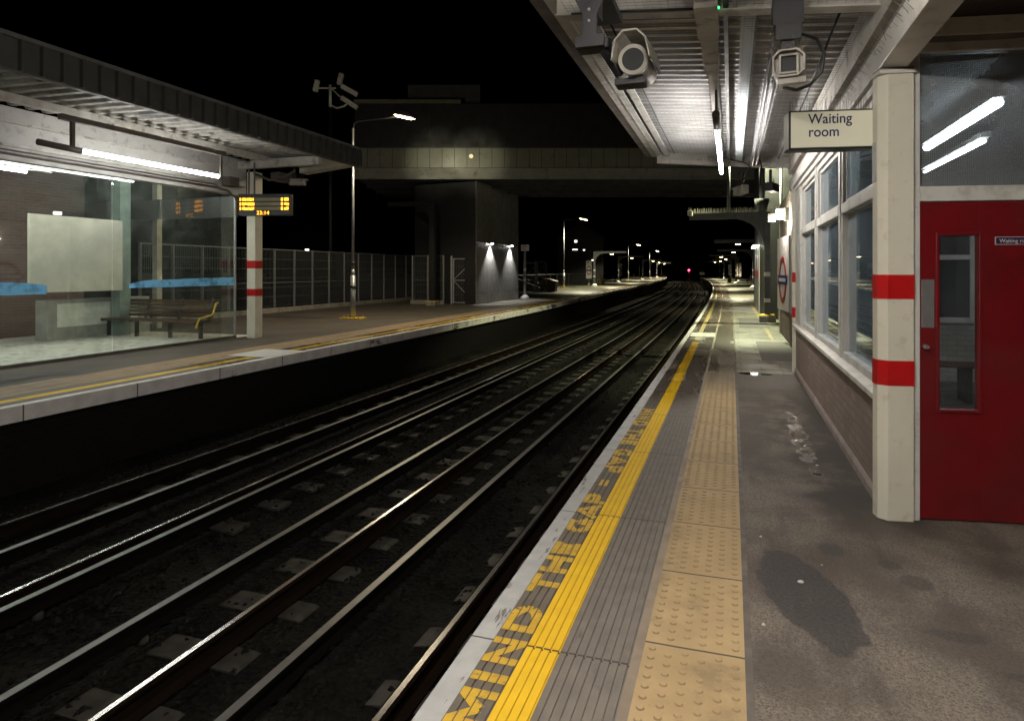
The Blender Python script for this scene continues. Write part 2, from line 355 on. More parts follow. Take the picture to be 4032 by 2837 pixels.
# ------------------------------------------------------------------ mesh builder
OFF = {}
class MB:
    def __init__(self): self.v = []; self.f = []; self.mi = []; self.cur = 0; self.uv = {}; self.smooth = set()
    def add(self, vs, fs, smooth=False):
        b = len(self.v); self.v += [Vector(x) for x in vs]
        for f in fs:
            if smooth: self.smooth.add(len(self.f))
            self.f.append([b+i for i in f]); self.mi.append(self.cur)
        return self
    def box(self, x0, x1, y0, y1, z0, z1, rot=None, c=None):
        vs = [Vector((x, y, z)) for z in (z0, z1) for y in (y0, y1) for x in (x0, x1)]
        if rot is not None:
            c = Vector(c) if c else Vector(((x0+x1)/2, (y0+y1)/2, (z0+z1)/2))
            vs = [rot @ (p-c)+c for p in vs]
        return self.add(vs, [(0, 2, 3, 1), (4, 5, 7, 6), (0, 1, 5, 4), (2, 6, 7, 3), (0, 4, 6, 2), (1, 3, 7, 5)])
    def cyl(self, p0, p1, r0, r1=None, n=12, cap=True, phase=0.0):
        r1 = r0 if r1 is None else r1; p0, p1 = Vector(p0), Vector(p1); a = (p1-p0).normalized()
        u = a.orthogonal().normalized()
        if abs(a.z) > .99: u = Vector((1, 0, 0))
        w = a.cross(u); vs = []
        for p, r in ((p0, r0), (p1, r1)):
            for i in range(n): t = 2*pi*i/n+phase; vs.append(p+u*cos(t)*r+w*sin(t)*r)
        fs = [(i, (i+1) % n, n+(i+1) % n, n+i) for i in range(n)]
        self.add(vs, fs, n > 6)
        if cap: b = len(self.v)-2*n; self.f.append([b+i for i in range(n)][::-1]); self.mi.append(self.cur); self.f.append([b+n+i for i in range(n)]); self.mi.append(self.cur)
        return self
    def bar(self, p0, p1, w, h, up=(0, 0, 1)):
        p0, p1 = Vector(p0), Vector(p1); a = (p1-p0).normalized(); u = a.cross(Vector(up))
        if u.length < 1e-4: u = a.cross(Vector((0, 1, 0)))
        u.normalize(); k = u.cross(a); vs = []
        for p in (p0, p1):
            for (i, j) in ((-1, -1), (1, -1), (1, 1), (-1, 1)): vs.append(p+u*i*w/2+k*j*h/2)
        return self.add(vs, [(0, 1, 2, 3), (7, 6, 5, 4), (0, 4, 5, 1), (1, 5, 6, 2), (2, 6, 7, 3), (3, 7, 4, 0)])
    def tube(self, pts, r, n=8):
        pts = [Vector(p) for p in pts]; vs = []; u = None
        for i, p in enumerate(pts):
            a = (pts[min(i+1, len(pts)-1)]-pts[max(i-1, 0)]).normalized()
            if u is None: u = a.orthogonal().normalized()
            u = (u-a*u.dot(a)).normalized(); w = a.cross(u)
            for k in range(n): t = 2*pi*k/n; vs.append(p+u*cos(t)*r+w*sin(t)*r)
        fs = []
        for i in range(len(pts)-1):
            for k in range(n): fs.append((i*n+k, i*n+(k+1) % n, (i+1)*n+(k+1) % n, (i+1)*n+k))
        fs.append(tuple(range(n))[::-1]); fs.append(tuple((len(pts)-1)*n+k for k in range(n)))
        return self.add(vs, fs, True)
    def prism(self, poly, axis, a, b):
        # poly: 2D points in the plane across axis; axis 0:x (y,z) 1:y (x,z) 2:z (x,y)
        def P(p, t): return {0: (t, p[0], p[1]), 1: (p[0], t, p[1]), 2: (p[0], p[1], t)}[axis]
        n = len(poly); vs = [P(p, a) for p in poly]+[P(p, b) for p in poly]
        return self.add(vs, [tuple(range(n))[::-1], tuple(range(n, 2*n))]+[(i, (i+1) % n, n+(i+1) % n, n+i) for i in range(n)])
    def build(self, name, mat, parent=None, bevel=0.0, origin=None):
        off = OFF.get(parent.name, Vector()) if parent else Vector()
        if origin is not None: off = Vector(origin)
        me = bpy.data.meshes.new(name); me.from_pydata([p-off for p in self.v], [], self.f)
        for x in (mat if isinstance(mat, (list, tuple)) else [mat]): me.materials.append(x)
        me.polygons.foreach_set('material_index', self.mi)
        if self.smooth: me.polygons.foreach_set('use_smooth', [i in self.smooth for i in range(len(self.f))])
        if self.uv:
            ul = me.uv_layers.new(name='UVMap')
            for l in me.loops: ul.data[l.index].uv = self.uv.get(l.vertex_index, (0, 0))
        me.validate(); me.update()
        if not self.uv:
            bm = bmesh.new(); bm.from_mesh(me); bmesh.ops.recalc_face_normals(bm, faces=bm.faces); bm.to_mesh(me); bm.free()
        o = bpy.data.objects.new(name, me); COL.objects.link(o)
        if parent: o.parent = parent
        if bevel:
            m = o.modifiers.new('bevel', 'BEVEL'); m.width = bevel; m.segments = 2; m.limit_method = 'ANGLE'; m.angle_limit = rad(40)
        return o
def tag(o, label=None, cat=None, group=None, kind=None):
    for k, v in (('label', label), ('category', cat), ('group', group), ('kind', kind)):
        if v: o[k] = v
    return o
def thing(name, label, cat, loc, rz=0.0, group=None, off=None):
    o = bpy.data.objects.new(name, None); COL.objects.link(o); o.location = loc; o.rotation_euler = (0, 0, rz); o.empty_display_size = .2
    tag(o, label, cat, group)
    OFF[o.name] = Vector(off) if off is not None else Vector()
    return o
def TR(name, label, cat, s0, d0, group=None):        # root in the straight track frame; child meshes written in (d, s, z)
    return thing(name, label, cat, W(s0, d0), -TH0 if s0 < 22 else -head(s0), group, off=(d0, s0, 0) if s0 < 22 else None)
def TS(name, label, cat, s0, d0, group=None, turn=0.0):   # local root at a station, meshes round its own origin (x right, y along)
    return thing(name, label, cat, W(s0, d0), -head(s0)+turn, group)
def copy_tree(o, parent=None):
    c = o.copy(); COL.objects.link(c); c.parent = parent
    for ch in list(o.children): copy_tree(ch, c)
    return c
def lamp(kind, name, parent, loc, energy, color=(1, .95, .88), size=.1, rot=(0, 0, 0), **k):
    l = bpy.data.lights.new(name, kind); l.energy = energy; l.color = color
    if kind == 'AREA': l.shape = 'RECTANGLE'; l.size = size; l.size_y = k.get('size_y', size); l.spread = k.get('spread', pi)
    else: l.shadow_soft_size = size
    if kind == 'SPOT': l.spot_size = k.get('angle', 2.4); l.spot_blend = k.get('blend', .5)
    o = bpy.data.objects.new(name, l); COL.objects.link(o)
    off = OFF.get(parent.name, Vector()) if parent else Vector()
    o.location = Vector(loc)-off; o.rotation_euler = rot
    if parent: o.parent = parent
    return o
def ribbon(name, prof, s0, s1, mat, ds=1.0, dfun=None, parent=None, closed=False, fine=None, mats=None):
    """sweep a (d,z) profile along the track, UV = (s, running d) in metres"""
    m = MB(); ss = []; s = s0
    while s < s1-1e-6: ss.append(s); s += (fine if fine and s < 20 else ds)
    ss.append(s1); n = len(prof); vs = []; run = [prof[0][0]]
    for i in range(1, n):
        a, b = prof[i-1], prof[i]; run.append(run[-1]+((b[0]-a[0]) or abs(b[1]-a[1])*.999))
    for s in ss:
        dd = dfun(s) if dfun else 0.0
        for (d, z) in prof: vs.append(W(s, d+dd, z))
    fs = []
    for i in range(len(ss)-1):
        for k in range(n-1):
            fs.append((i*n+k, i*n+k+1, (i+1)*n+k+1, (i+1)*n+k)); 
    m.add(vs, fs)
    if mats: m.mi = [mats[k] for i in range(len(ss)-1) for k in range(n-1)]
    for i, s in enumerate(ss):
        for k in range(n): m.uv[i*n+k] = (s, run[k])
    if closed:
        m.f.append(list(range(n))[::-1]); m.mi.append(0); m.f.append([(len(ss)-1)*n+k for k in range(n)]); m.mi.append(0)
    off = OFF.get(parent.name, Vector()) if parent else Vector()
    if parent:
        # parent roots of ribbons stand in world axes
        pass
    return m.build(name, mat, parent)
def struct(o, kind='structure'): o['kind'] = kind; return o
def text(name, body, size, mat, parent, loc, rot, extrude=.002, space=1.0, align='LEFT', sx=1.0, bold=0.0):
    c = bpy.data.curves.new(name, 'FONT'); c.body = body; c.size = size; c.extrude = extrude; c.space_character = space; c.align_x = align; c.offset = bold
    t = bpy.data.objects.new(name, c); COL.objects.link(t)
    bpy.context.view_layer.update()
    me = bpy.data.meshes.new_from_object(t.evaluated_get(bpy.context.evaluated_depsgraph_get()))
    bpy.data.objects.remove(t); bpy.data.curves.remove(c)
    me.name = name; me.materials.clear(); me.materials.append(mat)
    me.transform(Matrix.Diagonal((sx, 1, 1, 1)))
    o = bpy.data.objects.new(name, me); COL.objects.link(o)
    off = OFF.get(parent.name, Vector()) if parent else Vector()
    if parent: o.parent = parent
    o.location = Vector(loc)-off; o.rotation_euler = rot
    return o
RX = (pi/2, 0, 0)          # upright text facing -y

# ------------------------------------------------------------------ ground, track bed, platforms
S_END_R, S_END_L = 163.0, 196.0
g = MB(); R_ = 700
g.add([(-R_, -60, -1.35), (R_, -60, -1.35), (R_, 900, -1.35), (-R_, 900, -1.35)], [(0, 1, 2, 3)])
struct(g.build('ground', M['hill']))
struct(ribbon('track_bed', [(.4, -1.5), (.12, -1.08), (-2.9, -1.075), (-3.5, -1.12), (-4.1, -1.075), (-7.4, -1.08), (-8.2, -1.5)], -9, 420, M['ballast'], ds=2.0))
# scattered ballast stones near the camera
m = MB()
for i in range(5200):
    s = random.uniform(2.0, 26.0) if i % 3 else random.uniform(2.0, 12.0); d = random.uniform(-6.6, -.15); p = W(s, d, -1.075); r = random.uniform(.018, .04)
    J = lambda: random.uniform(-.38, .38)
    e = Matrix.Rotation(random.uniform(0, 6.28), 3, 'Z')
    vs = [p+e @ Vector((v[0]+J(), v[1]+J(), v[2]+J()*.6))*r for v in ((1, 0, 0), (0, 1.1, .1), (-1.2, .1, 0), (0, -.9, 0), (.1, .1, .8), (0, 0, -.6))]
    m.add(vs, [(0, 1, 4), (1, 2, 4), (2, 3, 4), (3, 0, 4), (1, 0, 5), (2, 1, 5), (3, 2, 5), (0, 3, 5)])
M['stone'] = pm('ballast_stone', (.011, .0095, .008), (.003, .0025, .002), 3, (.7, .9))
M['stone'].node_tree.nodes['Principled BSDF'].inputs['Specular IOR Level'].default_value = .08
tag(m.build('ballast_stones', M['stone']), 'loose grey ballast stones lying between the rails', 'ballast', kind='stuff')

# platforms: masonry wall, coping, surfaces
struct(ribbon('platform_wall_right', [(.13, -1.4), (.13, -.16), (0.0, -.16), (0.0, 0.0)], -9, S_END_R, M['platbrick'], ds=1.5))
struct(ribbon('coping_right', [(0, 0), (.1, 0)], -9, S_END_R, M['coping'], ds=1.0, fine=.5))
def ribs(d0, d1, pitch=.0385, gw=.009, dep=.009):
    pr = []; d = d0; n = max(1, round((d1-d0)/pitch)); p = (d1-d0)/n
    for i in range(n):
        a = d0+i*p; pr += [(a, 0), (a+p-gw, 0), (a+p-gw, -dep), (a+p, -dep)]
    pr.append((d1, 0)); return pr
struct(ribbon('ribbed_edge_slabs', ribs(.1, .255), -9, S_END_R, M['ribtext'], ds=1.5, fine=.75))
struct(ribbon('yellow_line', ribs(.255, .40), -9, 15.8, M['yellow'], ds=.75))
struct(ribbon('yellow_line_far', [(.255, 0), (.40, 0)], 15.8, S_END_R, M['ribtext'], ds=1.5))
struct(ribbon('ribbed_slabs', ribs(.40, .69), -9, S_END_R, M['rib'], ds=1.5, fine=.75))
struct(ribbon('joint_strip', [(.69, 0), (.73, 0)], -9, S_END_R, pm('mortar_strip', (.25, .20, .15), (.19, .15, .11), 6, (.6, .75)), ds=1.5))
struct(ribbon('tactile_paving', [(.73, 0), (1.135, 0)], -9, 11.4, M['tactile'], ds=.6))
struct(ribbon('ribbed_strip_far', ribs(.73, 1.135, .068, .012, .006), 11.4, S_END_R, M['rib'], ds=1.5))
struct(ribbon('edge_joint', [(1.135, 0), (1.165, -.002)], -9, S_END_R, pm('joint_grey', (.12, .10, .085), None, 8, (.6, .8)), ds=1.5))
struct(ribbon('asphalt_right', [(1.165, 0), (2.04, 0), (9, 0)], -9, 11.42, M['asphalt'], ds=1.0))
struct(ribbon('paving_right', [(1.165, 0), (3.0, 0), (9, 0)], 11.42, S_END_R, M['paving'], ds=1.5))
# blisters of the tactile strip
m = MB()
k = 0; s = 1.2
while s < 11.3:
    for c in range(6):
        d = .765+c*.0668+(0 if k % 2 else .0)
        ss = s+(.033 if c % 2 else 0)
        slab = math.floor((ss-.37)/.72); e = (ss-.37)/.72-slab
        if e < .05 or e > .95: continue
        vs = []
        for (r, z) in ((.0165, .0), (.0120, .0050)):
            for q in range(8): t = q*pi/4; vs.append(W(ss+sin(t)*r, d+cos(t)*r, z))
        b = len(m.v); m.cur = 1; m.add(vs, [(q, (q+1) % 8, 8+(q+1) % 8, 8+q) for q in range(8)]); m.cur = 0; m.f.append([b+q for q in range(8, 16)]); m.mi.append(0)
        for q in range(16): m.uv[b+q] = (ss, d)
    s += .0668; k += 1
tag(m.build('tactile_blisters', [M['tactile'], pm('worn_blister_rim', (.25, .175, .09), (.33, .24, .125), 40, (.7, .8))]), 'raised round bumps of the buff tactile slabs', 'tactile bumps', kind='stuff')
# painted line remnants further along
struct(ribbon('yellow_mark_far', [(.27, .003), (.38, .003)], 16.2, 60, pm('faded_yellow', (.30, .23, .07), (.2, .16, .06), 3, (.5, .6)), ds=1.5))
struct(ribbon('yellow_mark_paving', [(1.95, .004), (2.03, .004)], 15.0, 34, pm('faded_yellow2', (.40, .29, .06), (.14, .12, .07), 2.2, (.45, .6)), ds=1.0))
m = MB(); m.add([W(17.0, .12, .006), W(17.0, .70, .006), W(18.1, .70, .006), W(18.1, .12, .006)], [(0, 1, 2, 3)])
for i, uvv in enumerate(((17, .1), (17, .7), (18.1, .7), (18.1, .1))): m.uv[i] = uvv
struct(m.build('white_marking', M['signwhite'], origin=None))

M['patch'] = pm('asphalt_patch', (.060, .056, .058), (.045, .042, .044), 30, (.55, .75), bump=.3, bscale=60)  # darker tone for thin sheets lying on the paving
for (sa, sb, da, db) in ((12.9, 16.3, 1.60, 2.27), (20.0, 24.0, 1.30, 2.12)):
    m = MB(); m.add([W(sa, da, .005), W(sa, db, .005), W(sb, db, .005), W(sb, da, .005)], [(0, 1, 2, 3)]); struct(m.build('paving_patch', M['patch']))  # thin sheets in a darker tone on the paving
# "MIND THE GAP" lettering
def clip(poly, a, b):
    def cut(P, keep, t):
        out = []
        for i in range(len(P)):
            p, q = P[i], P[(i+1) % len(P)]; kp, kq = keep(p[1]), keep(q[1])
            if kp: out.append(p)
            if kp != kq: f = (t-p[1])/(q[1]-p[1]); out.append((p[0]+f*(q[0]-p[0]), t))
        return out
    P = cut(poly, lambda y: y >= a, a)
    return cut(P, lambda y: y <= b, b) if P else []
def stroke(x0, y0, x1, y1, wdt, asp):
    # unit letter space, wdt measured in metres along reading; returns quad
    dx, dy = (x1-x0)*asp[0], (y1-y0)*asp[1]; L = math.hypot(dx, dy); nx, ny = -dy/L*wdt/2, dx/L*wdt/2
    ex, ey = dx/L*wdt*.0, dy/L*wdt*.0
    A = (x0*asp[0]-ex, y0*asp[1]-ey); B = (x1*asp[0]+ex, y1*asp[1]+ey)
    return [(A[0]+nx, A[1]+ny), (A[0]-nx, A[1]-ny), (B[0]-nx, B[1]-ny), (B[0]+nx, B[1]+ny)]
def arc(cx, cy, rx, ry, a0, a1, n=7):
    return [(cx+rx*cos(rad(a0+(a1-a0)*i/n)), cy+ry*sin(rad(a0+(a1-a0)*i/n))) for i in range(n+1)]
def pl(pts): return [(*pts[i], *pts[i+1]) for i in range(len(pts)-1)]
GL = {'M': [(.12, 0, .12, 1), (.12, 1, .5, .3), (.5, .3, .88, 1), (.88, 1, .88, 0)],
      'I': [(.5, 0, .5, 1)], 'N': [(.15, 0, .15, 1), (.15, .95, .85, .05), (.85, 0, .85, 1)],
      'D': [(.15, 0, .15, 1)]+pl([(.1, .93)]+arc(.38, .5, .5, .43, 90, -90)+[(.1, .07)]),
      'T': [(.5, 0, .5, 1), (0, .9, 1, .9)], 'H': [(.15, 0, .15, 1), (.85, 0, .85, 1), (.15, .5, .85, .5)],
      'E': [(.15, 0, .15, 1), (.1, .9, .9, .9), (.1, .5, .8, .5), (.1, .1, .9, .1)],
      'G': pl(arc(.52, .5, .42, .43, 45, 330, 10)+[(.88, .42), (.5, .42)]),
      'A': [(.02, 0, .5, 1), (.5, 1, .98, 0), (.22, .32, .78, .32)],
      'P': [(.15, 0, .15, 1)]+pl([(.1, .92)]+arc(.5, .68, .38, .24, 90, -90)+[(.1, .44)])}
lt_root = thing('platform_lettering', 'yellow painted words MIND THE GAP twice along the ribbed platform edge', 'lettering', W(2.4, .18), 0, off=W(2.4, .18))
def put_word(chars, s_of, flip):
    for ch, a, b in chars:
        m = MB()
        L = abs(b-a); asp = (L, .150)
        for si, st in enumerate(GL[ch]):
            q = stroke(*st, .056 if ch not in 'MN' else .046, asp)
            for bnd in range(4):
                lo, hi = .0015+bnd*.03775, .0340+bnd*.03775
                P = clip([(x, min(.15, max(0, y))) for x, y in q], lo, hi)
                if len(P) < 3: continue
                vs = []
                for (x, y) in P:
                    # reading dir +s, letter tops toward the track (smaller d)
                    if not flip: vs.append(W(a+x, .252-y, .0022+si*.00025))
                    else: vs.append(W(a-x, .103+y, .0022+si*.00025))
                b0 = len(m.v); ar = sum(P[i][0]*P[(i+1) % len(P)][1]-P[(i+1) % len(P)][0]*P[i][1] for i in range(len(P)))
                if ar < 0: vs = vs[::-1]
                m.add(vs, [tuple(range(len(vs)))])
        m.build('letter', M['ytext'], lt_root)
W1 = [('M', 2.50, 2.72), ('I', 2.74, 2.86), ('N', 2.89, 3.09), ('D', 3.14, 3.38), ('T', 3.52, 3.72), ('H', 3.75, 3.96), ('E', 3.99, 4.17), ('G', 4.32, 4.56), ('A', 4.58, 4.82), ('P', 4.85, 5.05)]
put_word(W1, None, False)
W2 = [(c, 10.62-a, 10.62-b) for c, a, b in W1]
put_word(W2, None, True)
for dd in (.15, .19):
    MB().add([W(5.24, dd-.012, .0022), W(5.24, dd+.012, .0022), W(5.38, dd+.012, .0022), W(5.38, dd-.012, .0022)], [(0, 1, 2, 3)]).build('dash', M['ytext'], lt_root)

# left platform
def ribL(name, prof, s0, s1, mat, **k): return struct(ribbon(name, prof, s0, s1, mat, dfun=DL, **k))
ribL('platform_wall_left', [(-.16, -1.4), (-.16, -.19), (0, -.19)], -4, S_END_L, M['platbrick'], ds=1.5)
ribL('coping_left', [(0, -.19), (0, 0)], -4, S_END_L, M['copingL'], ds=1.5)
ribL('coping_top_left', [(0, 0), (-.13, 0)], -4, S_END_L, pm('left_coping_white', (.72, .72, .69), (.60, .60, .57), 3, (.5, .65), dirt=(.35, .33, .30)), ds=1.5)
ribL('edge_strip_left', [(-.13, 0), (-.33, 0)], -4, S_END_L, M['ribL'], ds=1.5)
ribL('yellow_line_left', [(-.33, 0), (-.50, 0)], -4, 40, M['yellow'], ds=1.5)
ribL('edge_strip_left_far', [(-.33, 0), (-.50, 0)], 40, S_END_L, M['rib'], ds=1.5)
ribL('slab_strip_left', [(-.50, 0), (-.72, 0)], -4, S_END_L, M['ribL'], ds=1.5)
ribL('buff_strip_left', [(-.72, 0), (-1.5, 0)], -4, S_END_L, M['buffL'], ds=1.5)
ribL('platform_surface_left', [(-1.5, 0), (-5, 0), (-9.2, 0)], -4, S_END_L, M['leftsurf'], ds=1.5)
m = MB(); m.add([W(-4, -10.2, .004), W(-4, -15.2, .004), W(13.9, -15.2, .004), W(13.9, -10.2, .004)], [(0, 1, 2, 3)])
struct(m.build('shelter_floor', M['shfloor']))
m = MB(); m.add([W(10.5, -7.96, .005), W(10.5, -7.07, .005), W(11.6, -7.07, .005), W(11.6, -7.96, .005)], [(0, 1, 2, 3)])
struct(m.build('white_marking_left', M['signwhite']))

# ------------------------------------------------------------------ tracks
RAILP = [(-.07, -1.05), (-.07, -1.038), (-.012, -1.02), (-.010, -.945), (-.033, -.935), (-.036, -.912), (-.019, -.9), (.019, -.9), (.036, -.912), (.033, -.935), (.010, -.945), (.012, -1.02), (.07, -1.038), (.07, -1.05)]
CRP = [(-.06, -1.0), (-.055, -.99), (-.015, -.97), (-.015, -.93), (-.036, -.92), (-.036, -.888), (-.031, -.882), (.031, -.882), (.036, -.888), (.036, -.92), (.015, -.93), (.015, -.97), (.055, -.99), (.06, -1.0)]
def rail_part(name, d, prof, mat, root, s1=330):
    m = ribbon(name, [(d+a, z) for a, z in prof[::-1]], -6, s1, mat, ds=1.5, closed=True)
    m.parent = root; return m
sl = MB(); sl.prism([(-1.25, -1.20), (1.25, -1.20), (1.25, -1.065), (.55, -1.065), (.45, -1.085), (-.45, -1.085), (-.55, -1.065), (-1.25, -1.065)], 1, -.13, .13)
for nm, lab, dc, cd, pp, near in (('railway_track', 'electric railway track beside the near platform with the MIND THE GAP edge', -1.55, -2.95, .70, True), ('railway_track', 'electric railway track beside the far left platform', -5.0, -4.0, .70, False)):
    root = thing(nm, lab, 'railway track', (0, 0, 0), 0, 'railway tracks between the platforms')
    r1 = rail_part('running_rail', dc+.75, RAILP, M['rail'], root); r2 = rail_part('running_rail', dc-.75, RAILP, M['rail'], root)
    c1 = rail_part('conductor_rail', dc-.05, CRP, M['crail'], root); c2 = rail_part('conductor_rail', cd, CRP, M['crail'], root)
    s = 1.35 if near else 6.0; first = None
    for i in range(99):
        p = W(s, dc)
        if first is None: first = sl.build('sleeper', M['sleeper'], root); o = first
        else: o = first.copy(); COL.objects.link(o); o.parent = root
        o.location = (p.x, p.y, random.uniform(-.006, .004)); o.rotation_euler = (0, 0, -head(s)+random.uniform(-.01, .01)); s += .68
    m = MB()
    while s < 260:
        h = -head(s); rot = Matrix.Rotation(h, 3, 'Z'); p = W(s, dc)
        m.add([p+rot @ Vector(v) for v in ((-1.25, -.13, -1.1), (1.25, -.13, -1.1), (1.25, .13, -1.1), (-1.25, .13, -1.1), (-1.25, -.13, -1.065), (1.25, -.13, -1.065), (1.25, .13, -1.065), (-1.25, .13, -1.065))], [(4, 5, 6, 7), (0, 1, 5, 4), (3, 7, 6, 2), (0, 4, 7, 3), (1, 2, 6, 5)]); s += .68
    o = m.build('sleepers', M['sleeper'], root); o['kind'] = 'stuff'
    # insulators under conductor rails
    m = MB()
    for i in range(60):
        for dd in (dc-.05, cd):
            p = W(2.0+i*2.04, dd, -1.08); m.cyl(p, p+Vector((0, 0, .085)), .05, .035, 8)
    o = m.build('insulators', M['sleeper'], root); o['kind'] = 'stuff'

# ------------------------------------------------------------------ right side: waiting room
FB = rad(8.3)                      # direction of the end wall with the door
wr = TR('station_building', 'waiting room building with brick base, white windows and red door on the right platform', 'building', 5.2, 2.04)
def fw(u, v, z=0):                 # point on the end wall: u metres right of column face start, v behind
    p = Vector((2.42, 4.24, z)); return p+Vector((cos(FB)*u+sin(FB)*v, -sin(FB)*u+cos(FB)*v, 0))
def fl(u, v, z=0):                 # same point in (d, s, z)
    p = fw(u, v, z); x, y = p.x+1.14, p.y
    return Vector((x*cos(TH0)-y*sin(TH0), x*sin(TH0)+y*cos(TH0), z))
def fbox(m, u0, u1, v0, v1, z0, z1):
    vs = [fl(u, v, z) for z in (z0, z1) for v in (v0, v1) for u in (u0, u1)]
    return m.add(vs, [(0, 2, 3, 1), (4, 5, 7, 6), (0, 1, 5, 4), (2, 6, 7, 3), (0, 4, 6, 2), (1, 3, 7, 5)])
# flank wall
MB().box(2.04, 2.27, 5.34, 11.55, 0.09, .72).build('brick_wall', M['brick'], wr)
MB().prism([(2.02, 0), (2.27, 0), (2.27, .09), (2.035, .09), (2.02, .06)], 1, 5.34, 11.55).build('plinth', pm('plinth_render', (.30, .25, .235), None, 4, (.6, .7)), wr)
MB().prism([(1.985, .735), (1.985, .775), (2.06, .80), (2.27, .80), (2.27, .72), (2.03, .72)], 1, 5.33, 11.56).build('window_sill', M['white'], wr, bevel=.004)
def window(y0, y1):
    m = MB(); w = .055; x0, x1 = 2.05, 2.17
    zs = [.80, 2.13, 2.20, 2.84]
    m.box(x0, x1, y0, y0+w, .80, 2.84).box(x0, x1, y1-w, y1, .80, 2.84)
    m.box(x0+.002, x1-.002, y0+w, y1-w, .80, .86).box(x0-.012, x1-.002, y0+w, y1-w, 2.12, 2.21).box(x0+.002, x1-.002, y0+w, y1-w, 2.78, 2.84)
    # opening-light frame beads
    m.box(x0+.03, x0+.06, y0+w, y0+w+.035, 2.21, 2.78).box(x0+.03, x0+.06, y1-w-.035, y1-w, 2.21, 2.78).box(x0+.032, x0+.058, y0+w+.035, y1-w-.035, 2.21, 2.25).box(x0+.032, x0+.058, y0+w+.035, y1-w-.035, 2.74, 2.78)
    m.box(x0+.04, x0+.06, y0+w, y0+w+.02, .86, 2.12).box(x0+.04, x0+.06, y1-w-.02, y1-w, .86, 2.12)
    f = m.build('window', M['white'], wr, bevel=.003)
    MB().box(2.105, 2.111, y0+w+.02, y1-w-.02, .86, 2.12).build('pane', M['glass'], f, origin=OFF[wr.name])
    MB().box(2.106, 2.112, y0+w+.02, y1-w-.02, 2.23, 2.76).build('pane', M['glass'], f, origin=OFF[wr.name])
for a, b in ((5.40, 7.12), (7.20, 8.98), (9.06, 10.80)): window(a, b)
for a, b in ((5.34, 5.40), (7.12, 7.20), (8.98, 9.06), (10.80, 11.55)): MB().box(2.035, 2.20, a, b, .80, 2.84).build('mullion', M['white'], wr, bevel=.004)
m = MB(); m.box(2.02, 2.20, 5.34, 11.55, 2.842, 2.90); m.build('window_head', M['white'], wr, bevel=.004)
# fascia boards over the windows and running overhead towards the camera
m = MB(); m.box(1.985, 2.15, -4.0, 12.05, 2.902, 3.075); m.build('eaves_board', M['white'], wr, bevel=.004)
m = MB(); m.box(2.03, 2.14, -4.0, 12.05, 3.077, 3.17); m.build('eaves_recess', M['ceil'], wr)
m = MB(); m.box(1.97, 2.13, -4.0, 12.05, 3.172, 3.46); m.build('upper_fascia', M['dirtywhite'], wr, bevel=.004)
# porch ceiling on the camera side
m = MB(); m.add([(2.151, -4, 3.30), (7, -4, 3.30), (7, 6.2, 3.30), (2.151, 6.2, 3.30)], [(0, 1, 2, 3)]); m.add([(2.151, -4, 3.36), (7, -4, 3.36), (7, 6.2, 3.36), (2.151, 6.2, 3.36)], [(3, 2, 1, 0)]); m.build('porch_ceiling', M['ceil'], wr)
# end wall: frame, over-door glazing, head beam
m = MB(); fbox(m, .135, .195, .02, .12, 0, 3.02); fbox(m, .195, 1.25, .02, .12, 2.045, 2.14); fbox(m, .195, 1.25, .022, .118, 3.0, 3.06); fbox(m, 1.15, 1.25, .022, .118, 0, 2.045)
m.build('door_frame', M['white'], wr, bevel=.004)
m = MB(); fbox(m, .13, 4.0, -.02, .14, 3.09, 3.20); m.build('head_beam', M['cream'], wr, bevel=.004)
m = MB(); fbox(m, .13, 4.0, .0, .12, 3.06, 3.09); fbox(m, .13, 4.0, .03, .10, 3.20, 3.30); m.build('head_trim', M['ceil'], wr)
og = MB(); fbox(og, .195, 1.15, .06, .066, 2.14, 3.0); og.build('over_door_window', M['overglass'], wr)
m = MB(); fbox(m, 1.25, 4.0, .02, .2, 0, 3.06); m.build('end_wall', M['brick'], wr)
# the red door with a slit window
dr = MB(); u0, u1 = .200, 1.145; g0, g1, gz0, gz1 = .315, .545, .715, 1.825
fbox(dr, u0, g0, .035, .080, .012, 2.04); fbox(dr, g1, u1, .035, .080, .012, 2.04); fbox(dr, g0, g1, .036, .079, .012, gz0); fbox(dr, g0, g1, .036, .079, gz1, 2.04)
door = dr.build('door', M['door'], wr)
def sub(m, name, mat, bevel=0.0): return m.build(name, mat, door, bevel=bevel, origin=OFF[wr.name])
m = MB(); fbox(m, g0-.022, g0, .026, .036, gz0-.02, gz1+.02); fbox(m, g1, g1+.022, .026, .036, gz0-.02, gz1+.02); fbox(m, g0, g1, .0265, .036, gz1, gz1+.02); fbox(m, g0, g1, .022, .036, gz0-.02, gz0); sub(m, 'glazing_bead', M['door'], .003)
m = MB(); fbox(m, g0, g1, .055, .060, gz0, gz1); sub(m, 'door_pane', M['doorglass'])
m = MB(); fbox(m, .208, .285, .0325, .035, 1.235, 1.545); sub(m, 'push_plate', M['steel'], .002)
m = MB(); c = fl(.225, .030, 1.115); c2 = fl(.225, -.012, 1.115); m.cyl(c, c2, .016, .013, 14); sub(m, 'lock_knob', M['steel'])
m = MB(); fbox(m, .640, .905, .030, .035, 1.765, 1.815); o = sub(m, 'door_sign', M['signwhite'], .001)
m = MB(); fbox(m, .644, .901, .0285, .030, 1.769, 1.811); sub(m, 'sign_face', pm('sign_purple', (.045, .015, .06), None, 5, (.4, .5)))
t = text('door_lettering', 'Waiting room', .034, M['ltext'], door, (0, 0, 0), (pi/2, 0, TH0-FB), .0006, 1.0)
t.location = fl(.662, .0275, 1.778)-OFF[wr.name]
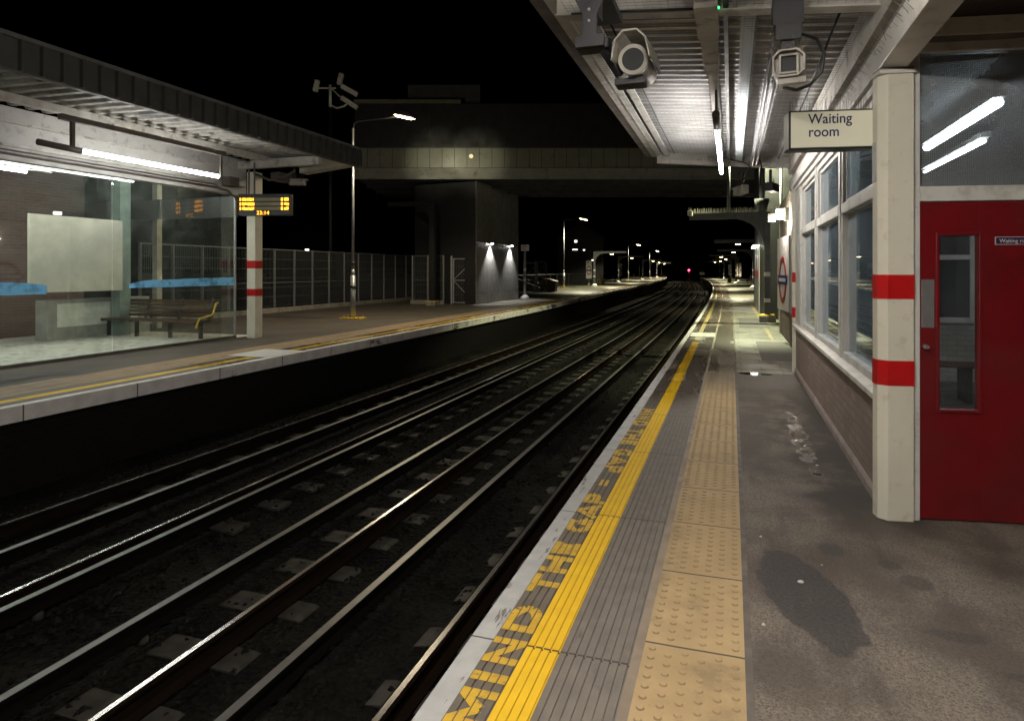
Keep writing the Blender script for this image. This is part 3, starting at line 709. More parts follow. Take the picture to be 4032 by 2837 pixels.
# room behind the glass
m = MB(); m.add([(2.28, 5.5, .004), (5.6, 5.0, .004), (5.6, 11.5, .004), (2.28, 11.5, .004)], [(0, 1, 2, 3)]); m.build('room_floor', M['infloor'], wr)
m = MB(); m.box(2.2, 5.6, 5.6, 11.5, 3.03, 3.09); m.build('room_ceiling', pm('room_ceiling_board', (.30, .31, .32), (.22, .23, .24), 9, (.5, .7), bump=.5, bscale=30, bdist=.02), wr)
m = MB(); m.box(5.5, 5.6, 5.0, 11.5, 0, 3.03); m.box(2.2, 5.5, 11.4, 11.5, .0, .85); m.box(4.4, 5.5, 11.4, 11.5, .85, 3.03); m.box(2.2, 3.2, 11.4, 11.5, .85, 3.03); m.box(3.2, 4.4, 11.4, 11.5, 2.5, 3.03); m.build('room_wall', M['brickwhite'], wr)
m = MB(); m.box(3.2, 4.4, 11.36, 11.42, .85, .93).box(4.32, 4.4, 11.36, 11.42, .93, 2.5).box(3.2, 3.28, 11.36, 11.42, .93, 2.5).box(3.28, 4.32, 11.362, 11.418, 1.76, 1.83).box(3.28, 4.32, 11.362, 11.418, 2.43, 2.5)
f = m.build('room_window', M['white'], wr); MB().box(3.28, 4.32, 11.39, 11.396, .93, 2.43).build('pane', M['wired'], f, origin=OFF[wr.name])
m = MB(); m.box(4.5, 4.75, 9.0, 9.25, 0, 3.03); m.build('room_pillar', M['board'], wr)
m = MB(); m.box(5.15, 5.5, 5.6, 11.2, 2.8, 3.0); m.build('room_beam', M['white'], wr)
# seat inside
m = MB()
for i in range(5): m.box(3.0, 4.6, 9.6+i*.09, 9.67+i*.09, .43, .46)
b = TR('indoor_bench', 'dark slatted bench seen through the slit window of the red door', 'bench', 9.8, 3.8)
m.build('seat', M['wood'], b)
m = MB()
for x in (3.1, 3.8, 4.5): m.box(x-.03, x+.03, 9.62, 9.98, 0, .43)
m.build('support', M['black'], b)
# tubes in the room
def room_tube(x, y0, y1, z, lab, r=.035):
    t = TR('room_tube_light', lab, 'tube light', (y0+y1)/2, x)
    MB().box(x-.045, x+.045, y0-.04, y1+.04, z+.035, z+.085).build('body', M['white'], t)
    MB().cyl((x, y0, z), (x, y1, z), r, r, 10).build('tube', M['tubeR'], t)
    MB().cyl((x, y0+.3, z+.085), (x, y0+.3, 3.03), .006).cyl((x, y1-.3, z+.085), (x, y1-.3, 3.03), .006).build('rod', M['grey'], t)
room_tube(2.98, 6.2, 8.1, 2.86, 'bright white tube light behind the glass above the red door', .038)
room_tube(3.42, 7.9, 10.0, 2.86, 'thinner second tube light further back inside the waiting room', .018)

# columns with red bands
def column(s0, d0, lab, h, w=.20, dd=.13, bands=((.865, 1.025), (1.42, 1.575)), turn=0.0, ch=.05, group='cream columns with red bands', mats=None):
    c = thing('banded_column', lab, 'column', W(s0, d0), -TH0+turn, group)
    poly = [(0, ch), (ch*.9, 0), (w, 0), (w, dd), (0, dd)]
    def seg(z0, z1, e=0.0):
        pz = [(x-(e if x < .01 else 0)+(e if x > w-.01 else 0), y-(e if y < ch+.001 and y < dd-.01 else 0)) for x, y in poly]
        return MB().prism(pz, 2, z0, z1)
    seg(0, h).build('post', M['cream'], c, bevel=.003)
    for a, b in bands: seg(a, b, .002).build('red_band', M['red'], c)
    return c
cc = column(0, 0, 'tall cream column with two red bands beside the red waiting room door', 2.86)
cc.location = fw(-.055, -.012); cc.rotation_euler = (0, 0, -FB)
m = MB(); m.box(-.01, .21, -.012, .15, 2.862, 2.885); m.build('cap_plate', M['white'], cc)
m = MB(); m.box(.0, .2, 0, .13, 2.885, 2.90); m.build('cap_neck', M['ceil'], cc)
m = MB(); m.box(-.004, -.001, .055, .125, 2.18, 2.44); m.build('notice_plate', pm('clear_plastic', (.6, .62, .6), None, 5, (.1, .2)), cc)
column(11.62, 2.0, 'narrow white post with red bands at the far end of the waiting room windows', 3.0, w=.10, dd=.12)

# ------------------------------------------------------------------ right canopy
cp = TR('platform_canopy', 'corrugated canopy with white beams over the right platform', 'canopy', 4.0, .9)
def zr(d): return 3.66+(d+.3)*-.09        # underside of roof
m = MB(); pts = []; y = -4.0; P = .17
while y < 12.0:
    pts += [(y, 0), (y+.055, 0), (y+.085, .042), (y+.14, .042)]; y += P
vs = []
for (yy, zz) in pts:
    for x in (-.12, 1.97): vs.append((x, yy, zr(x)+zz))
m.add(vs, [(2*i, 2*i+1, 2*i+3, 2*i+2) for i in range(len(pts)-1)]); m.build('corrugated_roof', M['corr'], cp)
m = MB(); m.box(-.36, 2.3, -4, 12.1, 3.80, 3.84, ); m.build('roof_top', M['dark'], cp)
Y0, Y1 = -4.0, 12.1
m = MB(); m.box(-.34, -.30, Y0, Y1, 3.60, 3.84).box(-.30, -.235, Y0, Y1-.002, 3.600, 3.625); m.build('gutter', M['board'], cp, bevel=.004)
m = MB(); m.box(-.233, -.135, Y0, Y1-.004, 3.590, 3.65); m.build('edge_board', M['dirtywhite'], cp, bevel=.004)
m = MB(); m.box(-.133, -.05, Y0, Y1-.15, 3.575, 3.59).box(-.133, -.12, Y0, Y1-.15, 3.59, 3.70).box(.0, .085, Y0, Y1-.15, 3.56, 3.575).box(.0, .012, Y0, Y1-.15, 3.575, 3.68); m.build('edge_purlin', M['white'], cp, bevel=.003)
for i, yb in enumerate((-1.3, 5.05, 11.92)):
    m = MB(); zb = 3.40; x0, x1 = -.13, 1.97
    def slb(xa, xb, ya, yb_, zo0, zo1):
        v = [(x, y_, zr(x)-.2+z) for z in (zo0, zo1) for y_ in (ya, yb_) for x in (xa, xb)]
        m.add(v, [(0, 2, 3, 1), (4, 5, 7, 6), (0, 1, 5, 4), (2, 6, 7, 3), (0, 4, 6, 2), (1, 3, 7, 5)])
    slb(x0, x1, yb-.06, yb+.06, 0, .014); slb(x0, x1, yb-.006, yb+.006, .014, .19); slb(x0+.001, x1-.001, yb-.058, yb+.058, .186, .199)
    m.build('cross_beam', M['dirtywhite'], cp, bevel=.003)
m = MB(); m.box(.86, .985, Y0, 6.3, 3.315, 3.43).box(.885, .97, 6.3, 11.86, 3.335, 3.42).box(.85, 1.0, 4.75, 5.35, 3.28, 3.45).box(.872, .978, 6.05, 6.35, 3.30, 3.44); m.build('cable_trunking', M['dirtywhite'], cp, bevel=.005)
m = MB(); m.box(1.03, 1.06, Y0, 11.86, 3.36, 3.52); m.build('centre_joist', M['black'], cp)  # flank coloured black for the shadow beside the trunking
MB().box(1.145, 1.245, 5.12, 11.86, 3.372, 3.384).build('pale_strip', pm('pale_blue_strip', (.46, .52, .56), (.40, .46, .50), 2, (.6, .7)), cp)
MB().box(1.245, 1.262, 5.12, 11.86, 3.384, 3.46).build('strip_upstand', M['dark'], cp)
MB().cyl((.995, 4.93, 3.335), (1.003, 4.915, 3.332), .008, .008, 8).build('green_light', M['green'], cp)
m = MB(); m.tube([(1.40, 5.15, 3.31), (1.40, 8, 3.31), (1.40, 11.8, 3.31)], .014); m.tube([(1.46, 5.15, 3.33), (1.46, 11.8, 3.33)], .02); m.box(1.375, 1.392, 5.15, 11.8, 3.31, 3.38); m.build('conduit', M['galv'], cp)
m = MB()
for k_ in range(4):
    o_ = k_*.032
    m.tube([(.95, 4.72-o_, 3.36-o_*.2), (1.15, 4.72-o_, 3.35), (1.32, 4.66-o_, 3.34), (1.5, 4.42-o_, 3.34), (1.75, 4.25-o_, 3.34), (2.0, 4.2-o_, 3.34)], .012)
m.build('cable_bundle', M['cctv'], cp)
m = MB(); m.tube([(.97, 11.0, 3.33), (1.3, 11.4, 3.30), (1.38, 11.75, 3.28), (1.30, 11.95, 3.15), (1.22, 12.0, 3.02)], .012); m.tube([(1.5, 11.3, 3.33), (1.55, 11.8, 3.3), (1.54, 11.98, 3.2), (1.54, 12.0, 3.0)], .012); m.build('dangling_cable', M['blackrub'], cp)
m = MB(); m.box(.70, .80, 5.125, 5.20, 3.42, 3.52); m.box(1.62, 1.74, 5.13, 5.22, 3.36, 3.46); m.build('junction_box', M['cctv'], cp, bevel=.006)
m = MB(); m.tube([(.0, 4.96, 3.43), (.4, 4.955, 3.40), (.86, 4.96, 3.36)], .009); m.tube([(.985, 5.15, 3.37), (1.3, 5.16, 3.36), (1.62, 5.17, 3.39)], .010); m.tube([(.16, 5.4, 3.58), (.17, 7.2, 3.58), (.16, 9.5, 3.585), (.17, 11.8, 3.58)], .008); m.tube([(1.80, 5.15, 3.40), (1.82, 8.0, 3.41), (1.80, 11.8, 3.40)], .010); m.build('loose_cable', M['blackrub'], cp)
# bird netting under the sheets
m = MB(); r = .0009
def wire(a, b):
    a, b = Vector(a), Vector(b); dd = (b-a).normalized(); u = dd.orthogonal().normalized()*r; w = dd.cross(u)
    m.add([a+u, a-u*.5+w*.87, a-u*.5-w*.87, b+u, b-u*.5+w*.87, b-u*.5-w*.87], [(0, 1, 4, 3), (1, 2, 5, 4), (2, 0, 3, 5)])
y = 1.2
while y < 11.8:
    zz = -.16+.012*sin(y*2.3); wire((-.05, y, zr(-.05)+zz), (1.95, y+.02*sin(y*5), zr(1.95)+zz+.01)); y += .055
x = -.04
while x < 1.95:
    wire((x, 1.0, zr(x)-.162), (x, 11.8, zr(x)-.165)); x += .055
o = m.build('bird_netting', M['net'], cp)
# sparse wire spikes on the eaves board
m = MB()
for i in range(60):
    y = random.uniform(3.0, 6.6); a = Vector((1.983, y, random.uniform(2.95, 3.06))); b = a+Vector((-random.uniform(.04, .09), random.uniform(-.07, .07), random.uniform(.03, .11))); m.cyl(a, b, .0014, .0008, 4)
m.build('bird_spikes', M['spike'], cp)['kind'] = 'stuff'

# tube lights under right canopy
def tube_light(s0, s1, d, z, lab, mat, vis=True, zc=3.34, group='canopy tube lights'):
    L = s1-s0; c = (s0+s1)/2
    t = TR('canopy_tube_light', lab, 'tube light', c, d, group)
    MB().box(d-.018, d+.018, s0-.55, s1+.05, z+.05, z+.075).build('body', M['cctv'], t, bevel=.008)
    MB().cyl((d, s0-.62, z+.02), (d, s0-.04, z+.01), .035, .035, 12).build('end_cap', M['board'], t)
    MB().cyl((d, s0-.02, z), (d, s1, z), .024, .024, 12).build('tube', mat, t)
    MB().cyl((d, s0-.45, z+.085), (d, s0-.45, zc), .012).cyl((d, s1-.1, z+.085), (d, s1-.1, zc), .012).build('hanger', M['board'], t)
    return t
M['tubeF'] = em('far_tube_glow', (1.0, .94, .88), 62)
tube_light(7.45, 10.6, .945, 3.05, 'lit tube light hanging under the far half of the right canopy', M['tubeF'])
tube_light(.2, 3.3, .945, 3.05, 'canopy tube light overhead just above the camera', M['tube'])
tube_light(-3.6, -1.4, .945, 3.05, 'canopy tube light overhead behind the camera', M['tube'])

# CCTV cameras
def frame_dir(fwd):
    f = Vector(fwd).normalized(); r = f.cross(Vector((0, 0, 1))).normalized(); u = r.cross(f); return r, u, f
def cam_big(lab, s, d, z, fwd, size=1.0):
    """round lens tube under an angular sun hood on a black bracket; fwd = the way it looks (in d,s,z)"""
    c = TR('security_camera', lab, 'security camera', s, d, 'platform security cameras')
    o = Vector((d, s, z)); r, u, f = frame_dir(fwd)
    def P(a, b, l): return o+r*a*size+u*b*size+f*l*size
    hexo = [(-.095, -.01), (-.075, .085), (-.035, .125), (.035, .125), (.075, .085), (.095, -.01)]
    m = MB(); n = len(hexo); th = .006
    vs = [P(a, b, .14) for a, b in hexo]+[P(a*.93, b*.93, .14) for a, b in hexo]+[P(a*.95, b*.95, -.30) for a, b in hexo]+[P(a*.88, b*.88, -.30) for a, b in hexo]
    fs = []
    for i in range(n-1):
        fs += [(i, i+1, 2*n+i+1, 2*n+i), (n+i, 3*n+i, 3*n+i+1, n+i+1), (i, n+i, n+i+1, i+1)]
    fs += [(2*n+i, 2*n+i+1, 3*n+i+1, 3*n+i) for i in range(n-1)]
    m.add(vs, fs); m.build('sun_hood', M['cctv'], c)
    m = MB(); m.cyl(P(0, .0, .02), P(0, 0, -.36), .062*size, .062*size, 20); m.build('housing', M['cctv'], c)
    m = MB(); m.cyl(P(0, 0, .055), P(0, 0, .02), .073*size, .075*size, 24)
    m.build('lens_ring', M['cctv'], c)
    m = MB(); m.cyl(P(0, 0, .058), P(0, 0, .054), .054*size, .054*size, 24); m.build('lens', pm('lens_glass', (.012, .014, .014), None, 5, (.6, .7)), c)
    return c, P
c1, P = cam_big('large beige CCTV camera with angular hood hanging from a black bracket at the canopy edge', 4.59, .50, 2.93, (-.03, -1, -.10), 1.28)
o_ = OFF[c1.name]
m = MB()
m.prism([(.205, 3.19), (.15, 3.30), (.15, 3.34), (.35, 3.34), (.35, 3.30), (.295, 3.19), (.295, 3.06), (.34, 3.055), (.34, 2.985), (.16, 2.985), (.16, 3.055), (.205, 3.06)], 1, 4.38, 4.41)
m.box(.14, .36, 4.36, 4.62, 3.34, 3.355); m.box(.20, .30, 4.42, 4.56, 3.19, 3.34); m.box(.16, .36, 4.42, 4.54, 2.985, 3.04)
m.bar((.30, 4.47, 3.02), (.40, 4.62, 2.86), .05, .035); m.box(.37, .56, 4.60, 4.74, 2.795, 2.835); m.box(.15, .35, 4.62, 5.06, 3.355, 3.40)
m.build('bracket', M['black'], c1, bevel=.003)
m = MB()
for (x, z) in ((.175, 3.29), (.325, 3.29), (.25, 3.21), (.25, 3.14)): m.cyl((x, 4.38, z), (x, 4.365, z), .009, .009, 8)
m.build('bolt', M['steel'], c1)
# second camera: square window in an octagonal housing
c2 = TR('security_camera', 'octagonal CCTV camera with square window, looped black cable and wire spikes', 'security camera', 4.75, 1.42, 'platform security cameras')
o = Vector((1.42, 4.80, 2.88)); r_, u_, f_ = frame_dir((-.10, -1, -.10))
def P(a, b, l): return o+r_*a+u_*b+f_*l
oc = [(-.055, -.085), (-.095, -.05), (-.095, .04), (-.055, .078), (.05, .078), (.09, .04), (.09, -.05), (.05, -.085)]
m = MB(); n = 8
vs = [P(a, b, .10) for a, b in oc]+[P(a*.88, b*.88, .10) for a, b in oc]+[P(a*.88, b*.88, .03) for a, b in oc]+[P(a*.97, b*.97, -.30) for a, b in oc]
fs = [(i, (i+1) % n, n+(i+1) % n, n+i) for i in range(n)]+[(n+i, n+(i+1) % n, 2*n+(i+1) % n, 2*n+i) for i in range(n)]+[(i, 3*n+i, 3*n+(i+1) % n, (i+1) % n) for i in range(n)]+[tuple(range(2*n, 3*n)), tuple(range(3*n, 4*n))]
m.add(vs, fs); m.build('housing', M['cctv'], c2)
m = MB()
def pb(m, a0, a1, b0, b1, l0, l1):
    vs = [P(a, b, l) for l in (l0, l1) for b in (b0, b1) for a in (a0, a1)]
    m.add(vs, [(0, 2, 3, 1), (4, 5, 7, 6), (0, 1, 5, 4), (2, 6, 7, 3), (0, 4, 6, 2), (1, 3, 7, 5)])
pb(m, -.06, .055, .042, .055, .03, .075); pb(m, -.06, .055, -.065, -.052, .03, .075); pb(m, -.06, -.045, -.052, .042, .03, .075); pb(m, .04, .055, -.052, .042, .03, .075); m.build('window_frame', M['cctv'], c2, bevel=.002)
m = MB(); pb(m, -.045, .04, -.052, .042, .032, .045); m.build('lens_window', bpy.data.materials['lens_glass'], c2)
m = MB(); pb(m, -.10, .06, -.125, -.087, -.20, .07); m.build('base_tray', M['cctv'], c2, bevel=.004)
m = MB(); m.box(1.33, 1.51, 4.82, 5.02, 3.14, 3.32).box(1.345, 1.495, 4.80, 4.96, 3.04, 3.14).box(1.38, 1.46, 4.83, 4.92, 2.95, 3.04); m.build('bracket', M['black'], c2, bevel=.003)
m = MB(); m.tube([(1.50, 4.80, 3.06), (1.575, 4.73, 3.0), (1.61, 4.70, 2.90), (1.595, 4.70, 2.79), (1.535, 4.72, 2.725), (1.465, 4.78, 2.715), (1.40, 4.88, 2.76)], .011, 10); m.build('cable', M['blackrub'], c2)
m = MB()
for i in range(60):
    a = Vector((1.415+random.uniform(-.09, .09), 4.80+random.uniform(-.05, .12), 2.96)); b = a+Vector((random.uniform(-.13, .13), random.uniform(-.06, .06), random.uniform(-.01, .11))); m.cyl(a, b, .0014, .0008, 4)
m.build('spikes', M['spike'], c2)['kind'] = 'stuff'

# "Waiting room" box sign
sg = thing('waiting_room_sign', 'hanging box sign reading Waiting room with wire spikes along its top', 'sign', (1.93, 4.60, 0), -FB)
OFF[sg.name] = Vector((0, 0, 0))
MB().box(0, .565, 0, .13, 2.44, 2.712).build('case', M['dark'], sg, bevel=.004)
MB().box(.012, .553, -.005, -.001, 2.455, 2.700).build('face', M['signface'], sg)
MB().box(-.004, -.0005, .01, .12, 2.452, 2.703).build('side_face', M['signwhite'], sg)
text('lettering', 'Waiting', .098, M['navy'], sg, (.125, -.0055, 2.618), RX, .0012, 1.0, sx=.92, bold=.0010)
text('lettering', 'room', .098, M['navy'], sg, (.125, -.0055, 2.528), RX, .0012, 1.0, sx=.92, bold=.0010)
m = MB()
for i in range(17):
    x = .02+i*.034
    for q in range(3): m.cyl((x, .03+q*.03, 2.712), (x+random.uniform(-.012, .012), .03+q*.035, 2.712+random.uniform(.06, .115)), .0016, .0009, 4)
m.build('spikes', M['spike'], sg)['kind'] = 'stuff'
MB().box(.565, .62, .02, .11, 2.47, 2.69).build('wall_bracket', M['dark'], sg)

# ------------------------------------------------------------------ right side beyond the canopy
wl = TR('brick_wall', 'dark brick wall with pale rendered panel beyond the waiting room', 'wall', 15.0, 2.30)
MB().box(2.29, 2.55, 11.75, 19.3, 0, .70).build('brick_base', M['brickdark'], wl)
MB().box(2.30, 2.54, 11.75, 14.6, .70, 3.3).build('brick_upper', M['brickdark'], wl)
MB().box(2.27, 2.54, 14.61, 18.6, .70, 3.3).build('rendered_panel', pm('stained_render', (.34, .32, .28), (.27, .25, .21), 2, (.6, .7), dirt=(.12, .10, .07), dscale=1.6), wl)
MB().box(2.30, 2.54, 18.61, 19.3, .70, 3.3).build('brick_pier', M['brickdark'], wl)
MB().box(2.255, 2.27, 18.62, 18.70, 0, 3.3).build('drain_pipe', M['white'], wl)
def roundel(parent, cx, cy, z, R, normal_axis, th=.012, bar=None, face=-1, x0=0.0):
    """ring with a bar; drawn in the plane across x (axis 0) at x0"""
    m = MB(); n = 40
    for (ra, rb) in ((R*.76, R),):
        vs = []
        for i in range(n):
            t = 2*pi*i/n
            for r in (ra, rb): vs.append((x0, cy+cos(t)*r, z+sin(t)*r)); vs.append((x0+face*th, cy+cos(t)*r, z+sin(t)*r))
        fs = []
        for i in range(n):
            a = 4*i; b = 4*((i+1) % n)
            fs += [(a+1, a+3, b+3, b+1), (a, b, b+2, a+2), (a, a+1, b+1, b), (a+2, b+2, b+3, a+3)]
        m.add(vs, fs)
    m.build('ring', M['ringred'], parent)
    MB().box(min(x0+face*(th+.004), x0), max(x0+face*(th+.004), x0), cy-R*1.28, cy+R*1.28, z-R*.2, z+R*.2).build('bar', M['navy'], parent)
    MB().box(min(x0+face*(th+.006), x0+face*(th+.0042)), max(x0+face*(th+.006), x0+face*(th+.0042)), cy-R*.95, cy+R*.95, z-R*.07, z+R*.07).build('bar_lettering', M['ltext'], parent)
rs = thing('station_roundel', 'red ring station roundel with dark bar on the rendered wall', 'sign', W(16.3, 2.18), -TH0+rad(4.0))
OFF[rs.name] = Vector()
MB().box(-.004, .03, -.85, .85, .72, 2.35).build('backboard', M['signwhite'], rs)
roundel(rs, 0, 0, 1.40, .52, 0, x0=-.0045)
nt = TR('wall_notice', 'small dark yellow notice plate high on the rendered wall', 'notice', 14.9, 2.262)
MB().box(2.255, 2.268, 14.75, 15.1, 2.15, 2.42).build('plate', M['olive'], nt)
MB().box(2.252, 2.2545, 14.79, 15.06, 2.19, 2.38).build('face', M['navy'], nt)
bl = TR('bulkhead_lamp', 'glowing bulkhead lamp on the wall beyond the waiting room', 'lamp', 15.9, 2.2)
MB().box(2.02, 2.18, 15.85, 16.0, 2.73, 2.95).build('lamp_body', M['bulk'], bl, bevel=.03)
MB().box(2.18, 2.27, 15.83, 16.02, 2.70, 2.97).build('back_plate', M['white'], bl, bevel=.01)
MB().box(1.84, 2.0, 15.90, 15.97, 2.68, 2.85).build('side_box', M['cctv'], bl, bevel=.01)
lamp('POINT', 'bulkhead_beam', bl, (1.95, 15.92, 2.68), 45, (1.0, .90, .78), .06)
# small wall-mounted cameras and junctions near the canopy end
def small_cam(lab, s, d, z, yaw, drop, group='small security cameras', mat='cctv', tilt=-.15, boom=None):
    c = TS('small_security_camera', lab, 'security camera', s, d, group, yaw)
    MB().box(-.07, .07, -.22, .16, z-.06, z+.06).prism([(-.08, z+.05), (.08, z+.05), (.06, z+.09), (-.06, z+.09)], 1, -.28, .16).build('housing', M[mat], c, bevel=.008)
    MB().cyl((0, -.235, z), (0, -.22, z), .045, .045, 12).build('lens', M['black'], c.children[0])
    m = MB(); m.bar((0, .05, z+.08), (0, .05, z+drop), .04, .04); 
    if boom: m.bar((0, .05, z+drop), (boom, .05, z+drop), .04, .04)
    m.build('bracket', M['black'], c)
    m = MB()
    for i in range(10): a = Vector((random.uniform(-.06, .06), random.uniform(-.2, .1), z+.09)); m.cyl(a, a+Vector((random.uniform(-.06, .06), random.uniform(-.04, .04), .13)), .003, .001, 4)
    m.build('spikes', M['spike'], c)
    return c
small_cam('small CCTV camera with spikes hanging just past the canopy end beam', 12.6, 1.25, 3.0, rad(200), .32)
small_cam('dark CCTV camera high by the waiting room end post', 12.8, 1.75, 3.05, rad(160), .32, mat='black')
small_cam('boxy CCTV camera at the left end of the near spiked gantry beam', 21.9, -.15, 3.40, rad(180), .0)

# gantries: column with white bands, arm toward the track, arched bracket
def gantry(s, d, sgn, arm, lab, base='cone', bands=((.95, 1.12), (1.58, 1.75)), h=3.4, col='midgrey', spikes=False, group='platform gantry posts', w=.17, light=False):
    gt = TS('gantry_post', lab, 'gantry post', s, d, group)
    MB().box(-w/2, w/2, -w/2, w/2, 0, h).build('post', M[col], gt)
    for a, b in bands: MB().box(-w/2-.004, w/2+.004, -w/2-.004, w/2+.004, a, b).build('white_band', M['signwhite'], gt)
    m = MB(); xe = sgn*arm
    m.box(min(-sgn*w/2, xe), max(-sgn*w/2, xe), -.07, .07, h, h+.20); m.build('beam', M[col], gt)
    m = MB(); n = 12; R = .95; o = []
    for i in range(n+1):
        t = pi/2*i/n; o.append((sgn*(w/2+R-R*cos(t)*1.0), h-R+R*sin(t)))
    poly = [(sgn*w/2, h-R)]+o[1:]+[(sgn*w/2, h)]
    m.prism(poly, 1, -.012, .012)
    m.build('arch_bracket', M['board'] if col == 'black' else M[col], gt)
    if base == 'cone': MB().cyl((0, 0, 0), (0, 0, .28), .42, .12, 14).build('skirt', M['signwhite'], gt)
    else:
        MB().box(-.24, .24, -.24, .24, 0, .20).build('plinth', M['concrete'], gt, bevel=.02); MB().box(-.22, .22, -.22, .22, .2, .235).build('plinth_top', M['bright_yellow'], gt, bevel=.01)
    if spikes:
        m = MB(); x = .1
        while x < arm+.5:
            a = Vector((sgn*(x-.5), random.uniform(-.05, .05), h+.2)); m.cyl(a, a+Vector((random.uniform(-.02, .02), 0, random.uniform(.13, .18))), .008, .003, 4); x += .042
        m.build('spikes', M['cctv'], gt)['kind'] = 'stuff'
    if light:
        MB().cyl((xe*.55, 0, h-.02), (xe*.55, 0, h-.10), .14, .20, 14).build('lamp_shade', M['grey'], gt)
        MB().cyl((xe*.55, 0, h-.10), (xe*.55, 0, h-.12), .15, .15, 14).build('lamp_lens', M['lens'], gt)
        lamp('SPOT', 'lamp_beam', gt, (xe*.55, 0, h-.16), light, (1.0, .93, .60), .12, (0, 0, 0), angle=rad(150), blend=.6)
    return gt
gantry(22.5, 2.15, -1, 2.35, 'grey square gantry column with pale bands on a yellow topped plinth', base='plinth', bands=((.62, .74), (1.42, 1.56)), h=3.25, col='midgrey', spikes=True)
# poles standing on that beam
hp = TS('beam_pole', 'thin upright pole rising from the spiked gantry beam', 'pole', 22.5, 1.0)
MB().cyl((0, 0, 3.45), (0, 0, 5.0), .05, .05, 10).build('pole', M['midgrey'], hp)
hp = TS('beam_pole', 'thicker pole with flared base above the gantry column', 'pole', 22.5, 2.0)
MB().cyl((0, 0, 3.75), (0, 0, 5.6), .09, .09, 10).cyl((0, 0, 3.45), (0, 0, 3.85), .12, .24, 10).build('pole', M['midgrey'], hp)
# right bridge tower
tw = TR('bridge_tower', 'bridge stair tower coloured dark where unlit, with twin lit wall strips on the right platform', 'tower', 28.0, 2.2)
o_ = Vector()
OFF[tw.name] = Vector(); tw.location = W(23.8, 2.12); tw.rotation_euler = (0, 0, -head(27))
MB().box(0, 4.5, 0, 8.8, 0, 6.1).build('cladding', M['dark'], tw)
MB().box(-.03, 0, 3.4, 8.7, 0, 2.55).build('lit_wall_panel', M['tower'], tw)  # lit stretch of wall painted pale, its unlit part left dark
MB().box(-.035, -.031, 3.4, 8.7, 1.35, 1.62).build('red_stripe', M['ringred'], tw)
for yy in (4.6, 6.6):
    MB().cyl((-.12, yy, 2.62), (-.12, yy, 2.56), .07, .07, 12).build('wall_light', M['lensw'], tw)
    lamp('SPOT', 'wall_beam', tw, (-.12, yy, 2.54), 160, (.95, .93, 1.0), .03, (0, 0, 0), angle=rad(62), blend=.5)

# street lamps
def lamp_post(s, d, arm, lab, h=6.6, power=900, cone=150, turn=0.0, colr=(1.0, .84, .58), base=True, group='platform lamp posts', tilt=.10, head_out=None):
    lp = TS('lamp_post', lab, 'lamp post', s, d, group, turn)
    MB().cyl((0, 0, .03), (0, 0, 1.45), .095, .085, 14).cyl((0, 0, 1.45), (0, 0, 1.65), .085, .05, 14).build('lower_pole', M['galv'], lp)
    MB().cyl((0, 0, 1.65), (0, 0, h-.25), .05, .036, 12).build('pole', M['galv'], lp)
    for zz in (1.02, 1.80): MB().cyl((0, 0, zz), (0, 0, zz+.09), .105 if zz < 1.5 else .062, None, 14).build('strap', M['black'], lp)
    m = MB(); sg_ = 1 if arm > 0 else -1
    m.tube([(0, 0, h-.3), (sg_*.04, 0, h-.1), (sg_*.18, 0, h-.02), (arm-.3*sg_, 0, h+.02), (arm-.2*sg_, 0, h+.0)], .024); m.build('arm', M['black'], lp)  # arm coloured black so it sinks into the unlit night
    hd = MB(); rot = Matrix.Rotation(sg_*.0-.26*sg_*-1, 3, 'Y')
    o = Vector((arm, 0, h)); n = 14
    ring = lambda k, z: [o+rot @ Vector((cos(2*pi*i/n)*.42*k, sin(2*pi*i/n)*.17*k, z)) for i in range(n)]
    vs = ring(1, 0)+ring(.92, .06)+ring(.5, .13); hd.add(vs, [(i, (i+1) % n, n+(i+1) % n, n+i) for i in range(n)]+[(n+i, n+(i+1) % n, 2*n+(i+1) % n, 2*n+i) for i in range(n)]+[tuple(2*n+i for i in range(n))], True)
    hdo = hd.build('lamp_head', M['cctv'], lp)
    le = MB(); vs = ring(.86, -.004)+ring(.7, -.04); le.add(vs, [(i, n+i, n+(i+1) % n, (i+1) % n) for i in range(n)]+[tuple(n+i for i in range(n))[::-1]], True); le.build('lamp_lens', M['lens'], hdo)
    if base:
        MB().box(-.38, .38, -.22, .22, 0, .05).build('base_plate', M['bright_yellow'], lp, bevel=.01)
        m = MB()
        for x in (-.27, .27):
            for y in (-.13, .13): m.cyl((x, y, .05), (x, y, .10), .03, .03, 6)
        m.build('bolt', M['steel'], lp)
    lamp('SPOT', 'lamp_beam', lp, o+Vector((0, 0, -.09)), power, colr, .12, (tilt, 0, 0), angle=rad(cone), blend=.25)
    return lp
lamp_post(19.6, -10.9, 1.9, 'tall lamp post with lit head on a yellow base plate by the left fence', power=700, cone=150, tilt=.0)
L1 = [o for o in bpy.data.objects if o.name == 'lamp_post'][0]
for tx, tz_ in ((-3.6, 6.75), (-1.75, 6.75)):
    src = L1.location+Matrix.Rotation(L1.rotation_euler.z, 3, 'Z') @ Vector((1.9, .1, 6.5))
    dv = Matrix.Rotation(-L1.rotation_euler.z, 3, 'Z') @ (Vector((tx, 31, tz_))-src)
    bo = lamp('SPOT', 'added_bridge_beam', L1, (1.9, .1, 6.5), 620, (1.0, .93, .62), .05, dv.to_track_quat('-Z', 'Y').to_euler(), angle=rad(21), blend=1.0)  # added narrow spot aimed to light the bridge face
lamp('POINT', 'lamp_spill', L1, (1.9, 0, 6.45), 110, (1.0, .88, .66), .1)  # added point light that brightens the camera mast
lamp_post(58.5, -12.8, 1.8, 'lamp post with glowing head further down the left platform beyond the grit bin', h=6.2, power=1900, cone=150, colr=(1, .95, .66))
